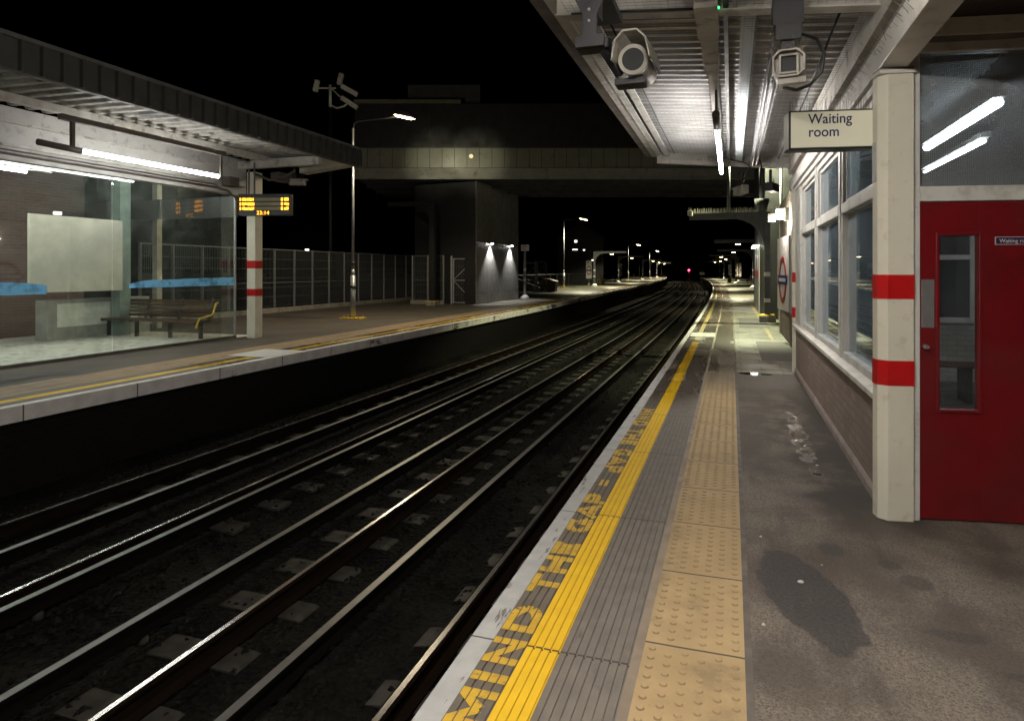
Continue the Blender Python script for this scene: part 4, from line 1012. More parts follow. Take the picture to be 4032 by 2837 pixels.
lamp_post(120.0, -13.5, 1.8, 'distant small orange lamp post above the left platform gantry', h=6.2, power=1800, cone=150, colr=(1, .9, .6))
lamp_post(160.0, -11.5, 1.8, 'farthest lamp post near the end of the left platform', h=6.2, power=1800, cone=150, colr=(1, .9, .6))
lamp_post(23.2, 2.6, -1.1, 'lamp post standing behind the wall past the right canopy', h=6.0, power=2900, cone=128, colr=(.98, 1.0, .62), base=False)

# right platform gantries and furniture
for i, (s, d, lab) in enumerate(((45, 3.4, 'first banded gantry post past the bridge on the right platform'), (65, 3.6, 'second banded gantry post past the bridge on the right platform'), (86, 2.9, 'third banded gantry post with white cone skirt on the right platform'), (103, 4.1, 'fourth banded gantry post down the right platform'), (122, 4.1, 'fifth banded gantry post down the right platform'), (140, 4.0, 'sixth banded gantry post down the right platform'), (153, 3.9, 'last banded gantry post at the far end of the right platform'))):
    gantry(s, d, -1, 3.2, lab, light=1300 if i < 6 else 0, group='banded gantry posts of the right platform')
for i, (s, d, lab) in enumerate(((68.1, -11.7, 'first banded gantry post with white skirt on the left platform'), (90, -12.0, 'second banded gantry post on the left platform'), (118, -10.9, 'third banded gantry post on the left platform'), (140, -10.6, 'fourth banded gantry post on the left platform'), (164, -9.9, 'last banded gantry post at the far end of the left platform'))):
    gantry(s, d, 1, 3.3, lab, light=1000, group='banded gantry posts of the left platform')
g2 = gantry(28.0, -11.9, -1, 2.3, 'dark gantry column standing in front of the left platform fence', base='plinth', bands=(), h=4.6, col='dark', w=.26)
# mid lights that pool on the left platform
def bench(s, d, turn, lab, group='platform benches', L=1.6, backs=2, arm=False, detailed=False):
    b = TS('platform_bench', lab, 'bench', s, d, group, turn)
    m = MB()
    for i in range(5): m.box(-L/2, L/2, -.22+i*.095, -.22+i*.095+.07, .40, .445)
    m.build('seat', M['wood'], b)
    m = MB(); seg = L/backs
    for k_ in range(backs):
        for i in range(5):
            y, z = .26+i*.03, .52+i*.085; m.bar((-L/2+k_*seg+.03, y, z), (-L/2+(k_+1)*seg-.03, y, z), .026, .076, up=(0, -.33, .94))
    m.build('backrest', M['wood'], b)
    for x in ([-L/2+.15, L/2-.15] if backs < 3 else [-L/2+.12, -L/6, L/6, L/2-.12]):
        MB().bar((x, .0, 0), (x, .0, .42), .07, .07).bar((x, -.2, .40), (x, .25, .40), .05, .05, up=(1, 0, 0)).bar((x, .24, .40), (x, .40, .95), .04, .04, up=(1, 0, 0)).build('leg', M['black'], b)
    if arm:
        x = L/2+.02
        MB().tube([(x, -.30, .28), (x, -.22, .44), (x, -.17, .50), (x, .18, .55), (x, .24, .60), (x, .33, .82), (x, .40, .84)], .022).build('yellow_end_frame', M['bright_yellow'], b)
    return b
bench(58.0, -13.6, pi/2*0+rad(90), 'bench beside the lamp post on the left platform')
bench(99.8, -13.6, rad(90), 'bench near the yellow bin on the left platform')
bench(131, -13.0, rad(90), 'bench in the far distance of the left platform')
bench(70.5, 4.3, rad(-90), 'bench near the bright paving on the right platform')
bench(92, 4.6, rad(-90), 'farther bench by the yellow bin on the right platform')
def small_bin(s, d, lab, mat):
    b = TS('litter_bin', lab, 'litter bin', s, d, 'yellow litter bins')
    MB().prism([(-.25, 0), (.25, 0), (.28, .62), (-.28, .62)], 1, -.2, .2).build('bin_body', M[mat], b, bevel=.02)
    MB().box(-.30, .30, -.22, .22, .62, .72).build('lid', M[mat], b, bevel=.02)
small_bin(77.2, -12.3, 'yellow litter bin beside a thin post on the left platform', 'binyellow')
small_bin(97.6, 2.6, 'yellow litter bin on the far right platform', 'binyellow')
small_bin(186, -8.4, 'pale yellow box at the far end of the left platform', 'binyellow')
pp_ = TS('thin_post', 'thin ochre post standing beside the yellow litter bin', 'post', 77.0, -12.8); MB().box(-.06, .06, -.06, .06, 0, 2.2).build('post', M['olive'], pp_)
gb = TS('grit_bin', 'brown grit bin with sloping lid in front of the open gate on the left platform', 'grit bin', 49.8, -12.0)
MB().prism([(-.60, 0), (.50, 0), (.62, .70), (-.66, .70)], 1, -.4, .4).build('bin_body', M['grit'], gb, bevel=.03)
MB().prism([(-.70, .70), (.68, .70), (.64, .80), (.1, .97), (-.5, 1.0), (-.70, .80)], 1, -.44, .44).build('lid', M['grit'], gb, bevel=.03)
# totem roundel signs
def totem(s, d, lab, turn=0.0, z0=.75, z1=2.75, w=.62):
    t = TS('roundel_sign', lab, 'sign', s, d, 'upright roundel signs', turn)
    MB().box(-w/2, w/2, -.04, .04, z0, z1).build('panel', M['signwhite'], t)
    for yy in (-1,):
        m = MB(); n = 28; R = .27; vs = []; zc = (z0+z1)/2-.1
        for i in range(n):
            a = 2*pi*i/n
            for r in (R*.72, R): vs.append((cos(a)*r, -.046, zc+sin(a)*r*1.9))
        m.add(vs, [(2*i, 2*i+1, 2*((i+1) % n)+1, 2*((i+1) % n)) for i in range(n)]); m.build('ring', M['ringred'], t)
        MB().box(-.29, .29, -.052, -.042, zc-.09, zc+.09).build('bar', M['navy'], t)
        MB().box(-.2, -.02, -.048, -.041, z1-.22, z1-.12).build('platform_number', M['navy'], t)
    MB().box(-.05, .05, -.03, .03, 0, z0).box(-.04, .04, -.03, .03, z1, z1+1.1).build('post', M['black'], t)
    MB().box(-.12, .12, -.12, .12, 0, .22).build('footing', M['cctv'], t)
totem(74.0, -13.3, 'tall white roundel sign before the first gantry on the left platform', TH0*.6)
totem(110.7, -14.0, 'smaller distant white roundel sign on the left platform', TH0*.6)
totem(129.7, 4.4, 'distant white roundel sign among the posts of the right platform', 0.2)
totem(105, 4.3, 'mid-distance roundel sign on the right platform', 0.2)
for s, d, hh, lab in ((145.7, 4.2, 2.2, 'short pale post far down the right platform'), (150, -13.4, 3.3, 'thin pale pole far down the left platform'), (178.3, -8.9, 3.0, 'thin pole at the end of the left platform')):
    p_ = TS('platform_pole', lab, 'pole', s, d, 'thin poles on the far platforms'); MB().cyl((0, 0, 0), (0, 0, hh), .07, .06, 8).build('pole', M['cctv'], p_)
ob = TS('orange_board', 'small orange board at the far end of the left platform', 'board', 192, -8.6)
MB().box(-.7, .7, -.03, .03, .25, .95).build('board', pm('orange_board_paint', (.45, .16, .05), None, 3, (.5, .6)), ob); MB().box(-.6, -.5, -.03, .03, 0, .25).box(.5, .6, -.03, .03, 0, .25).build('leg', M['grey'], ob)
# sign on a post at the tower corner
sp = TS('sign_post', 'square white sign on a banded post at the corner of the lit tower', 'sign', 37.2, -10.25)
MB().box(-.06, .06, -.06, .06, 0, 3.0).build('post', M['grey'], sp)
for a, b in ((1.0, 1.15), (1.6, 1.75)): MB().box(-.065, .065, -.065, .065, a, b).build('white_band', M['signwhite'], sp)
MB().box(-.22, .26, -.09, -.065, 2.76, 3.12).build('sign_panel', M['signwhite'], sp)
m = MB(); m.tube([(-.08+.12*cos(t*.5)+.09, -.10, 2.94+.12*sin(t*.5)) for t in range(13)], .012); m.bar((-.06, -.10, 2.86), (.10, -.10, 3.02), .012, .02); m.build('symbol', M['ringred'], sp)
MB().cyl((0, 0, 0), (0, 0, .22), .34, .1, 12).build('skirt', M['signwhite'], sp)

# distant red signal
sgn = TS('railway_signal', 'red railway signal glowing beside the far end of the right platform', 'signal', 215, -.2)
MB().cyl((0, 0, -1), (0, 0, 1.2), .07, .07, 8).build('post', M['grey'], sgn); MB().box(-.3, .3, 0, .3, 1.2, 2.4).build('signal_head', M['black'], sgn)
MB().cyl((0, -.02, 1.78), (0, -.12, 1.78), .30, .30, 16).build('red_aspect', M['signal'], sgn)
lamp('SPOT', 'signal_beam', sgn, (0, -.3, 1.78), 500, (1, .02, .05), .1, (pi/2, 0, 0), angle=rad(30), blend=.8)
eb = TS('end_board', 'small pale board at the foot of the red signal', 'board', 176, 1.2)
MB().box(-.6, .6, -.02, .02, .6, 1.3).build('board', M['signwhite'], eb); MB().box(-.04, .04, -.02, .02, 0, .6).build('post', M['grey'], eb)

# ------------------------------------------------------------------ footbridge
BY = 31.0
fbz = thing('footbridge', 'enclosed station footbridge crossing over both tracks with a lit panel band', 'footbridge', (3, BY, 0), 0, off=(3, BY, 0))
X0, X1 = -7.4, 14.2
z = dict(sof=5.92, g1=6.42, b0=6.44, b1=7.38, up0=7.40, top=9.45)
MB().box(X0, X1, BY, BY+.12, z['sof'], z['g1']).build('girder', M['bridge_gird'], fbz)
MB().box(X0, X1, BY+7.5, BY+7.62, z['sof'], z['g1']).build('girder', M['bridge_gird'], fbz)
MB().box(X0, X1, BY-.07, BY-.001, z['sof']-.03, z['sof']+.03).build('bottom_flange', M['bridge_gird'], fbz)
MB().box(X0, X1, BY+.12, BY+7.5, z['sof']+.1, z['sof']+.2).build('deck', M['bridge_under'], fbz)
m = MB()
for i in range(9): y = BY+.9+i*.8; m.box(X0, X1, y, y+.12, z['sof']-.12, z['sof']+.1) if i in (2, 5) else m.box(X0, X1, y, y+.06, z['sof']-.02, z['sof']+.1)
m.build('soffit_rib', M['bridge_under'], fbz)
m = MB(); x = X0+.02; k = 0; pw = .585
m2 = MB()
while x < X1-pw:
    MBp = m; m.box(x+.014, x+pw-.014, BY+.03, BY+.06, z['b0'], z['b1']-.02); x += pw; k += 1
o = m.build('panel_band', M['bridge_mid'], fbz)
m = MB(); x = X0+.02; k = 0
while x < X1-pw*2:
    m.box(x+.012, x+2*pw-.012, BY+.03, BY+.055, z['up0']+.02, z['top']); x += 2*pw
m.build('upper_cladding', M['bridge_up'], fbz)
MB().box(X0, X1, BY+.065, BY+7.4, z['b0'], z['top']-.01).build('core', M['black'], fbz)
MB().box(X0, X1, BY-.03, BY+.10, z['g1']+.001, z['b0']-.001).build('ledge', M['black'], fbz)
MB().box(X0, -2.4, BY-.12, BY-.02, z['top']-.02, z['top']+.16).build('lit_roof_edge', pm('lit_roof_edge_metal', (.16, .15, .10), None, 3, (.5, .6)), fbz)  # lamplit stretch of the roof line, put into pale colour and length
MB().box(-5.05, -1.55, BY+1.0, BY+3.0, z['top'], z['top']+1.15).build('plant_box', pm('plant_box_metal', (.07, .068, .066), None, 2, (.5, .7)), fbz)
MB().cyl((-1.92, BY+.029, 6.98), (-1.92, BY+.022, 6.98), .10, .10, 16).build('inner_lamp', em('inner_lamp_glow', (1.0, .80, .48), .32), fbz)  # glowing disc on the panel face stands for a warm glint
# left tower under the bridge
lt = thing('bridge_tower', 'dark grey clad tower with two downlights on the left platform', 'tower', W(29.7, -10.45), -head(33))
MB().box(-3.2, 0, 0, 6.7, 0, 5.9).build('cladding', M['dark'], lt)
for (a, b) in ((0, 2.2), (2.2, 3.85), (3.85, 5.45), (5.45, 6.7)):
    for (za, zb) in ((.02, .52), (.53, 5.9)): MB().box(0, .03, a+.012, b-.012, za, zb).build('wall_panel', M['tower'], lt)
for yy in (1.9, 5.1):
    MB().box(.03, .30, yy-.55, yy+.55, 2.98, 3.02).build('light_hood', M['black'], lt)
    MB().cyl((.17, yy, 2.975), (.17, yy, 2.95), .06, .06, 12).build('downlight', M['lensw'], lt)
    lamp('SPOT', 'downlight_beam', lt, (.22, yy, 2.93), 230, (.97, .95, .93), .03, (0, rad(6), 0), angle=rad(98), blend=.55)
MB().box(-2.6, 0, 6.7, 6.9, 3.3, 3.75).build('return_beam', M['dark'], lt)

# ------------------------------------------------------------------ mesh fences and gates on left platform
def mesh_panel(m, a, b, z0, z1, pitch=.075, r=.005):
    a, b = Vector(a), Vector(b); L = (b-a).length; n = int(L/pitch)
    for i in range(1, n): p = a.lerp(b, i/n); m.bar((p.x, p.y, z0), (p.x, p.y, z1), r*2, r*2)
    for k_ in range(7): zz = z0+(z1-z0)*k_/6; m.bar((a.x, a.y, zz), (b.x, b.y, zz), r*3, r*3)
def fence(pts, lab, h=2.4, name='mesh_fence', kerb=True):
    p0 = pts[0]; f = thing(name, lab, 'fence', p0, 0, off=p0)
    m = MB()
    for i in range(len(pts)-1): mesh_panel(m, pts[i], pts[i+1], .25, h-.05)
    m.build('mesh_infill', pm('fence_mesh_'+str(len(OFF)), (.10, .11, .11), None, 6, (.5, .6)), f)
    for p in pts: MB().bar((p.x, p.y, 0), (p.x, p.y, h), .07, .07).build('post', M['fgalv'], f)
    m = MB()
    for i in range(len(pts)-1):
        m.bar(pts[i]+Vector((0, 0, h-.03)), pts[i+1]+Vector((0, 0, h-.03)), .05, .04); m.bar(pts[i]+Vector((0, 0, 1.15)), pts[i+1]+Vector((0, 0, 1.15)), .03, .03)
    m.build('rail', M['fgalv'], f)
    if kerb:
        m = MB()
        for i in range(len(pts)-1): m.bar(pts[i]+Vector((0, 0, .09)), pts[i+1]+Vector((0, 0, .09)), .20, .18)
        m.build('kerb', M['concrete'], f)
    return f
fence([W(15.5+i*1.22, -15.6) for i in range(16)], 'long grey mesh fence on a kerb behind the left platform lamp post', 2.45)
fence([W(33.9, -15.55), W(32.4, -14.95), W(30.9, -14.3), W(29.45, -13.65), W(29.5, -12.85), W(29.55, -12.05)], 'short mesh fence joining the long fence to the diagonal braced gate', 2.35)
def gate(p, turn, w, lab, h=2.2, rails=()):
    g_ = thing('steel_gate', lab, 'gate', p, turn, 'steel mesh gates')
    m = MB(); m.bar((0, 0, .05), (0, 0, h), .06, .06).bar((w, 0, .05), (w, 0, h), .05, .05).bar((0, 0, h-.02), (w, 0, h-.02), .04, .04).bar((0, 0, .08), (w, 0, .08), .04, .04).bar((0, 0, 1.15), (w, 0, 1.15), .04, .04)
    m.build('frame', M['galv'], g_)
    MB().bar((.03, 0, 1.2), (w-.03, 0, h-.1), .03, .03).bar((.03, 0, 1.1), (w-.03, 0, .12), .03, .03).build('brace', M['galv'], g_)
    m = MB(); mesh_panel(m, (0, 0, 0), (w, 0, 0), .1, h-.05); m.build('mesh_infill', bpy.data.materials['fence_mesh_'+str(FM)], g_)
    MB().bar((-.10, .02, 0), (-.10, .02, h+.12), .08, .08).build('gate_post', M['galv'], g_)
FM = [x.name for x in bpy.data.materials if x.name.startswith('fence_mesh_')][0].split('_')[-1]
gate(W(29.6, -11.55), rad(-6), 1.0, 'steel gate with diagonal braces left of the lit tower')
gate(W(47.9, -13.4), rad(-4), .95, 'steel gate with pale rungs right of the lit tower', 2.2)
gate(W(48.1, -12.6), rad(30), .9, 'darker open gate leaf beside the grit bin', 2.3)
rp = TS('ramp_stair', 'pale lit stair string rising behind the gate with rungs', 'stairs', 49.5, -13.2)
MB().prism([(-1.3, 0), (.9, 0), (.9, .12), (-1.3, 1.0)], 1, 0, .2).build('string', M['concrete'], rp)
MB().bar((-1.3, -.02, 1.3), (.9, -.02, .45), .05, .05).build('handrail', M['steel'], rp)
lb = thing('low_fence', 'low dark fence rail behind the far left platform benches', 'fence', W(52, -15.4), 0, off=W(52, -15.4))
m = MB(); pts = [W(52+i*3, -15.4) for i in range(18)]
for i in range(17): m.bar(pts[i]+Vector((0, 0, 1.25)), pts[i+1]+Vector((0, 0, 1.25)), .05, .05)
m.build('rail', M['grey'], lb)
for p in pts: MB().bar(p, p+Vector((0, 0, 1.25)), .06, .06).build('post', M['dark'], lb)

# pole with cluster of cameras, behind the left canopy
cpz = thing('camera_mast', 'mast fading into the dark below a cluster of three security cameras above the left canopy', 'camera mast', (-8.12, 29.5, 0), 0)
MB().cyl((0, 0, 0), (0, 0, 8.9), .09, .07, 10).build('mast', M['dark'], cpz)  # lower mast coloured dark where the pole fades into night
M['mastlit'] = pm('mast_lit_tone', (.72, .71, .64), (.6, .6, .54), 6, (.4, .6))  # pale tone paints in the lit look of mast top and cameras
MB().cyl((0, 0, 8.7), (0, 0, 9.9), .065, .065, 10).build('mast_top', M['mastlit'], cpz)
m = MB(); m.bar((-.62, 0, 9.75), (.25, 0, 9.75), .05, .05).tube([(0, 0, 9.0), (.30, 0, 8.86), (.62, 0, 8.95), (.8, 0, 9.1)], .04).tube([(.1, 0, 9.7), (.4, 0, 9.4), (.75, 0, 9.25)], .03); m.build('arms', M['mastlit'], cpz)
for (x, zc, a, L_) in ((-.62, 9.85, -1.35, .26), (.45, 10.15, 1.80, .26), (.85, 9.65, .50, .40), (.85, 9.10, .58, .42)):
    R = Matrix.Rotation(a, 3, 'Y'); MB().box(x-L_, x+L_, -.11, .11, zc-.10, zc+.10, rot=R).build('camera', M['mastlit'], cpz, bevel=.03)
lamp('SPOT', 'unused', None, (0, 0, -5), 0) if False else None

# ------------------------------------------------------------------ left canopy and shelter
lc = TR('platform_canopy', 'dark ribbed canopy with white underside beams over the left platform shelter', 'canopy', 8.0, -9.5)
sA, sB = -2.0, 14.75
m = MB(); P_ = .285; y = sA
pts = []
while y < sB-.01:
    pts += [(y, 0), (y+.2, 0), (y+.215, .05), (y+.27, .05)]; y += P_
pts.append((sB, 0))
vs = []
for (yy, dd) in pts:
    for zz in (4.20, 4.60): vs.append((-7.70+dd, yy, zz))
m.add(vs, [(2*i, 2*i+1, 2*i+3, 2*i+2) for i in range(len(pts)-1)])
m.build('ribbed_fascia', M['fasciaL'], lc)
MB().box(-7.80, -7.66, sA, sB+.02, 4.60, 4.66).build('fascia_cap', pm('fascia_cap_metal', (.11, .11, .10), None, 4, (.45, .6), dirt=(.04, .05, .03)), lc)
MB().box(-7.80, -7.712, sA, sB, 4.18, 4.21).build('fascia_lip', M['board'], lc)
MB().box(-10.6, -7.80, sA, sB, 4.62, 4.65).build('roof_top', M['dark'], lc)
# corrugated underside
m = MB(); pts = []; y = sA
while y < sB-.2: pts += [(y, 0), (y+.10, 0), (y+.14, .07), (y+.245, .07)]; y += P_
vs = []
for (yy, dz) in pts:
    for (x, zz) in ((-10.1, 4.30), (-7.80, 4.27)): vs.append((x, yy, zz+dz))
m.add(vs, [(2*i, 2*i+1, 2*i+3, 2*i+2) for i in range(len(pts)-1)]); m.build('corrugated_soffit', pm('left_soffit_metal', (.30, .28, .25), (.20, .19, .17), 5, (.5, .7), dirt=(.06, .06, .05), dscale=1.5), lc)
MB().box(-9.35, -9.22, sA, 13.6, 4.16, 4.28).build('mid_purlin', M['dirtywhite'], lc)
MB().prism([(-7.81, 4.215), (-9.2, 4.18), (-9.2, 4.05), (-7.81, 4.19)], 1, 14.40, 14.74).build('end_board', M['dirtywhite'], lc)
MB().box(-9.2, -7.82, 13.2, 14.39, 4.20, 4.215).build('end_soffit', M['signwhite'], lc)
MB().box(-10.28, -10.06, sA, 13.5, 3.40, 4.27).build('shelter_beam', pm('beam_offwhite', (.42, .415, .395), (.36, .355, .335), 3, (.5, .65), dirt=(.28, .27, .25), dscale=5), lc)
MB().box(-10.055, -10.02, sA, 13.45, 3.62, 3.66).box(-10.056, -10.01, sA, 13.44, 4.0, 4.03).build('beam_ledge', M['dirtywhite'], lc)
m = MB(); m.tube([(-10.03, sA, 3.50), (-10.03, 12.5, 3.50)], .022); m.tube([(-10.03, sA, 3.56), (-10.03, 12.5, 3.56)], .014); m.build('conduit', M['board'], lc)
for yb in (4.0, 13.2): MB().box(-10.05, -7.82, yb, yb+.14, 4.02, 4.19).build('cross_beam', M['dirtywhite'], lc)
m = MB(); m.tube([(-10.0, 12.4, 3.5), (-9.9, 12.7, 3.45), (-9.85, 12.95, 3.25), (-9.6, 13.1, 3.15)], .02); m.tube([(-9.6, 13.2, 3.9), (-9.3, 13.4, 3.75), (-9.0, 13.6, 3.85), (-8.8, 13.7, 4.0)], .03); m.box(-9.98, -9.75, 12.6, 12.9, 3.55, 3.75); m.box(-9.35, -9.1, 13.5, 14.0, 3.75, 3.95); m.build('cables', M['board'], lc)
# support column with red bands
c = column(0, 0, 'cream column with two red bands at the corner of the left glass shelter', 3.95, w=.30, dd=.28, bands=((1.0, 1.17), (1.66, 1.84)), ch=.10)
c.location = W(13.3, -9.95); c.rotation_euler = (0, 0, -rad(14))
# left tube light
tl = TR('canopy_tube_light', 'long lit tube light hung under the left canopy', 'tube light', 13, -9.0, 'left canopy tube lights')
d = -9.0; z_ = 3.555; s0, s1 = 9.25, 12.5
a_, b_ = 7.8+.35, 11.7
# positions follow the line at d: s from Y=11.38..14.4
a_, b_ = 8.42, 11.42
MB().box(d-.05, d+.05, a_-.40, b_+.18, 4.0, 4.09).build('support_rail', M['board'], tl)
MB().box(d-.025, d+.025, a_-.22, a_-.16, z_+.03, 4.0).build('hanger', M['board'], tl)
MB().box(d-.02, d+.02, b_+.05, b_+.10, z_+.03, 4.0).build('hanger', M['board'], tl)
MB().cyl((d, a_-.75, z_+.02), (d, a_-.04, z_), .05, .05, 12).build('end_cap', M['board'], tl)
MB().cyl((d, a_, z_), (d, b_, z_), .036, .036, 12).build('tube', M['tubeL'], tl)
tl = TR('canopy_tube_light', 'second lit tube light inside the left glass shelter behind the beam', 'tube light', 10, -12.4, 'left canopy tube lights')
MB().cyl((-12.4, 6.2, 3.60), (-12.4, 9.9, 3.60), .03, .03, 12).build('tube', M['tubeI'], tl); MB().box(-12.45, -12.35, 6.1, 10.4, 3.64, 3.72).build('body', M['white'], tl)
for (q0, q1, lb_) in ((6.8, 9.3, 'ceiling tube light in the shelter hidden behind the left canopy beam'), (10.2, 12.9, 'ceiling tube light near the bench hidden behind the left canopy beam')):
    tl = TR('canopy_tube_light', lb_, 'tube light', q0, -11.5, 'left canopy tube lights')
    MB().cyl((-11.5, q0, 3.95), (-11.5, q1, 3.95), .03, .03, 12).build('tube', M['tubeI'], tl); MB().box(-11.55, -11.45, q0-.1, q1+.1, 3.99, 4.06).build('body', M['white'], tl)
tl = TR('canopy_tube_light', 'further lit tube light along the left canopy out of view to the left', 'tube light', 3, -9.5, 'left canopy tube lights')
MB().cyl((-9.0, 1.8, z_), (-9.0, 4.8, z_), .036, .036, 12).build('tube', M['tubeL'], tl)
# glass screen and shelter
sh = TR('glass_shelter', 'glass waiting shelter with blue strips under the left canopy', 'shelter', 8, -10.15)
m = MB()
for a, b in ((-1.9, 3.0), (3.02, 6.5), (6.52, 9.92), (9.94, 13.2)): m.box(-10.155, -10.145, a, b, .06, 3.40)
m.build('glass_screen', M['shglass'], sh)
MB().box(-10.17, -10.13, -1.9, 13.25, .005, .06).build('bottom_rail', M['board'], sh)
MB().box(-10.17, -10.13, 13.201, 13.24, .06, 3.40).build('edge_trim', M['galv'], sh)
def film(a, b, z0a, z1a, z0b, z1b, torn):
    m = MB(); n = 16; vs = []; pts_u = []; pts_l = []
    for i in range(n+1):
        t = i/n; s = a+(b-a)*t; zl = z0a+(z0b-z0a)*t+random.uniform(-.004, .004); zh = z1a+(z1b-z1a)*t+random.uniform(-.008, .008)
        e = (1-t) if torn == 'l' else t
        if e > .90: q = (e-.90)/.1; zh -= q*.06
        pts_u.append((s, zh)); pts_l.append((s, zl))
    poly = pts_l+pts_u[::-1]
    for x in (-10.139, -10.141): vs += [(x, s, zz) for s, zz in poly]
    k_ = len(poly); fs = []
    for i in range(n): fs.append((i, i+1, k_-2-i, k_-1-i)); fs.append((k_+i+1, k_+i, 2*k_-1-i, 2*k_-2-i))
    m.add(vs, fs); return m
film(10.3, 13.18, 1.26, 1.40, 1.26, 1.45, 'l').build('blue_strip', M['blue'], sh)
film(4.0, 8.65, 1.20, 1.41, 1.20, 1.41, 'r').build('blue_strip', M['blue'], sh)
MB().box(-15.3, -15.2, -1.9, 13.4, 0, 4.2).build('rear_wall', M['brickdark'], sh)
MB().box(-15.2, -10.29, sA, 13.4, 4.22, 4.28).build('shelter_roof', M['dark'], sh)
MB().box(-15.2, -10.3, 13.4, 13.5, 2.9, 3.4).build('end_beam', M['dark'], sh)
for (s, dd, w_, lab) in ((12.9, -13.35, .30, 'greenish column behind the white poster board in the shelter'), (14.8, -14.2, .17, 'slim pale post at the back of the left shelter')):
    q = TR('shelter_column', lab, 'column', s, dd, 'columns inside the left shelter')
    MB().box(dd-w_/2, dd+w_/2, s-w_/2, s+w_/2, 0, 4.2).build('shaft', pm('green_tint_paint' if w_ > .2 else 'pale_post_paint', (.20, .27, .24) if w_ > .2 else (.42, .40, .33), None, 5, (.4, .6)), q)  # wide shaft coloured green for the teal light on it
pb_ = TR('poster_board', 'large blank white poster board inside the left glass shelter', 'board', 11.2, -12.6)
MB().box(-12.66, -12.60, 10.1, 12.3, 1.14, 2.78).build('panel', pm('board_white', (.50, .47, .40), (.42, .40, .34), 2, (.5, .6)), pb_, bevel=.01)
MB().box(-13.21, -12.661, 12.1, 12.2, 2.2, 2.3).box(-13.21, -12.662, 12.1, 12.2, 1.5, 1.6).box(-13.25, -13.15, 12.05, 12.75, 1.45, 2.35).build('bracket', M['dark'], pb_)
MB().box(-12.62, -12.55, 10.62, 10.76, 2.80, 2.86).build('top_lamp', M['farwin'], pb_)
hb = TR('low_cabinet', 'low glass sided cabinet with a white panel inside the left shelter', 'cabinet', 12.5, -13.6)
MB().box(-13.95, -13.60, 11.2, 14.0, 0.0, .93).build('body', pm('cabinet_grey', (.34, .34, .31), None, 4, (.4, .5)), hb, bevel=.01)
MB().box(-13.598, -13.585, 11.45, 13.6, .30, .84).build('white_panel', pm('cabinet_white', (.78, .82, .76), None, 4, (.4, .5)), hb)
bench(12.75, -12.15, 0.0, 'slatted wooden bench with yellow end frame inside the left glass shelter', group=None, L=3.1, backs=3, arm=True)
# departures display
dp = thing('departures_display', 'amber departures display showing 23:14 beside the banded column', 'display', (-6.28, 15.15, 0), rad(-3))
MB().box(0, 1.20, 0, .22, 2.87, 3.36).build('case', M['black'], dp, bevel=.01)
rows = [(3.27, 3.20), (3.165, 3.095), (3.06, 2.99)]
for zt, zb in rows:
    for (xa, xb, e) in ((.035, .060, 0), (1.0, 1.045, 0)): MB().box(xa, xb, -.006, -.001, zb, zt).build('amber_text', M['amber'], dp)
    # dot-matrix words: uneven lit blocks that merge at this distance
    for (xa, xb) in ((.085, .375), (1.075, 1.19)):
        m = MB(); x = xa
        while x < xb-.01: w_ = random.choice((.014, .018, .022)); m.box(x, min(xb, x+w_), -.006, -.001, zb+random.choice((0, .0, .012)), zt-random.choice((0, .012))); x += w_+.004
        m.build('amber_text', M['amber'], dp)
    MB().box(.39, .985, -.004, -.001, zb, zt).build('blank_segment', M['olive'], dp)
text('clock_text', '23:14', .125, M['amber'], dp, (.43, -.005, 2.885), RX, .001, 1.08, bold=.001)
MB().bar((.2, .11, 3.36), (.2, .11, 3.95), .03, .03).build('hanger', M['board'], dp)
MB().bar((.33, .11, 3.36), (.33, .11, 4.1), .03, .03).build('hanger', M['board'], dp)
c = small_cam('grey CCTV camera under the far corner of the left canopy', 14.0, -9.0, 3.75, rad(110), .40, boom=None)

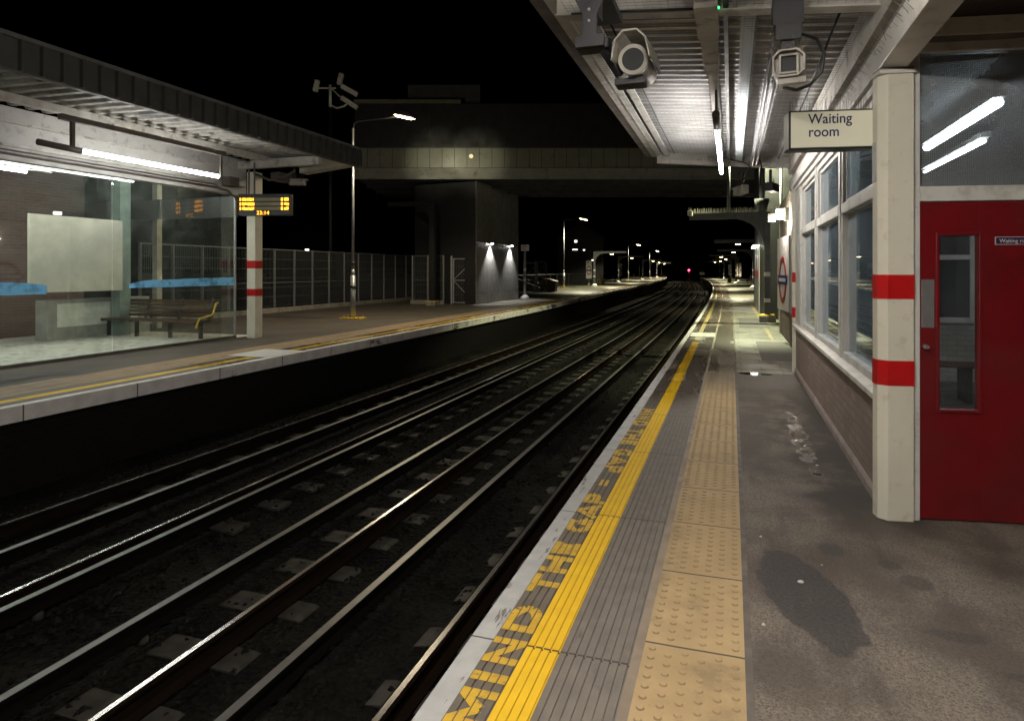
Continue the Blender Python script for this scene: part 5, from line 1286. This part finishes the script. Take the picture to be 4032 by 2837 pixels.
# distant houses with lit windows, beyond the left platform
def far_house(x, y, w, hh, lab, wins, zb=0.0):
    h_ = thing('distant_house', lab, 'house', (x, y, zb), 0, 'distant dark houses')
    MB().box(-w/2, w/2, 0, 8, -6, hh).build('wall', M['black'], h_)
    MB().prism([(-w/2-.3, hh), (w/2+.3, hh), (0, hh+3)], 1, -.3, 8.3).build('roof', M['black'], h_)
    for (a, b, ww, wh) in wins: MB().box(a, a+ww, -.06, 0, b, b+wh).build('window', M['farwin'], h_)
far_house(13.5, 130, 9, 8, 'distant dark house with small lit windows right of the second lamp post', ((-1.2, 7.2, .5, .4), (-1.6, 5.7, 1.0, .15), (.5, 5.6, .35, .2), (2.2, 3.6, .3, .2)))
far_house(-38, 120, 12, 7, 'distant dark house with one lit window beyond the left fence', ((.4, 5.2, .7, .35),))

# litter specks
for i, (s, d, r) in enumerate(((4.05, 1.42, .013), (6.3, 1.75, .009), (4.6, 1.25, .006), (3.55, 1.22, .007))):
    t = MB(); p = W(s, d, .002); n = 8
    t.add([p+Vector((cos(k*pi/4)*r*1.3, sin(k*pi/4)*r, 0)) for k in range(n)]+[p+Vector((cos(k*pi/4)*r, sin(k*pi/4)*r*.7, .006)) for k in range(n)], [(k, (k+1) % n, n+(k+1) % n, n+k) for k in range(n)]+[tuple(range(n, 2*n))], True)
    o = t.build('chewing_gum', M['rubbish'], origin=p); o.location = p
    tag(o, ('pale gum blob on the dark asphalt stain', 'pale speck on the wet asphalt by the brick wall', 'small pale speck beside the tactile slabs', 'pale speck near the tactile slab edge')[i], 'chewing gum', 'pale gum specks on the asphalt')

# ------------------------------------------------------------------ camera, world, render
cam = bpy.data.cameras.new('camera'); co = bpy.data.objects.new('camera', cam); COL.objects.link(co)
cam.sensor_width = 36; cam.lens = 2600/4032*36; cam.shift_y = -(1418.5-1066)/4032
co.location = (0, 0, 1.6); co.rotation_euler = (pi/2, 0, 0); cam.clip_end = 3000; cam.clip_start = .05
SC.camera = co
w = bpy.data.worlds.new('World'); SC.world = w; w.use_nodes = True
wn = w.node_tree.nodes; bg = wn['Background']
sky = wn.new('ShaderNodeTexSky'); sky.sky_type = 'NISHITA'; sky.sun_disc = False; sky.sun_elevation = rad(-8); sky.sun_rotation = rad(200)
w.node_tree.links.new(sky.outputs[0], bg.inputs[0]); bg.inputs[1].default_value = .02
vs_ = SC.view_settings; vs_.view_transform = 'Standard'; vs_.look = 'None'; vs_.exposure = 0.9; vs_.gamma = 1
cy = SC.cycles
cy.use_denoising = True; cy.max_bounces = 6; cy.diffuse_bounces = 3; cy.glossy_bounces = 3; cy.transparent_max_bounces = 12; cy.sample_clamp_indirect = 4.0
cy.use_light_tree = True; cy.blur_glossy = .5; cy.caustics_reflective = False; cy.caustics_refractive = False
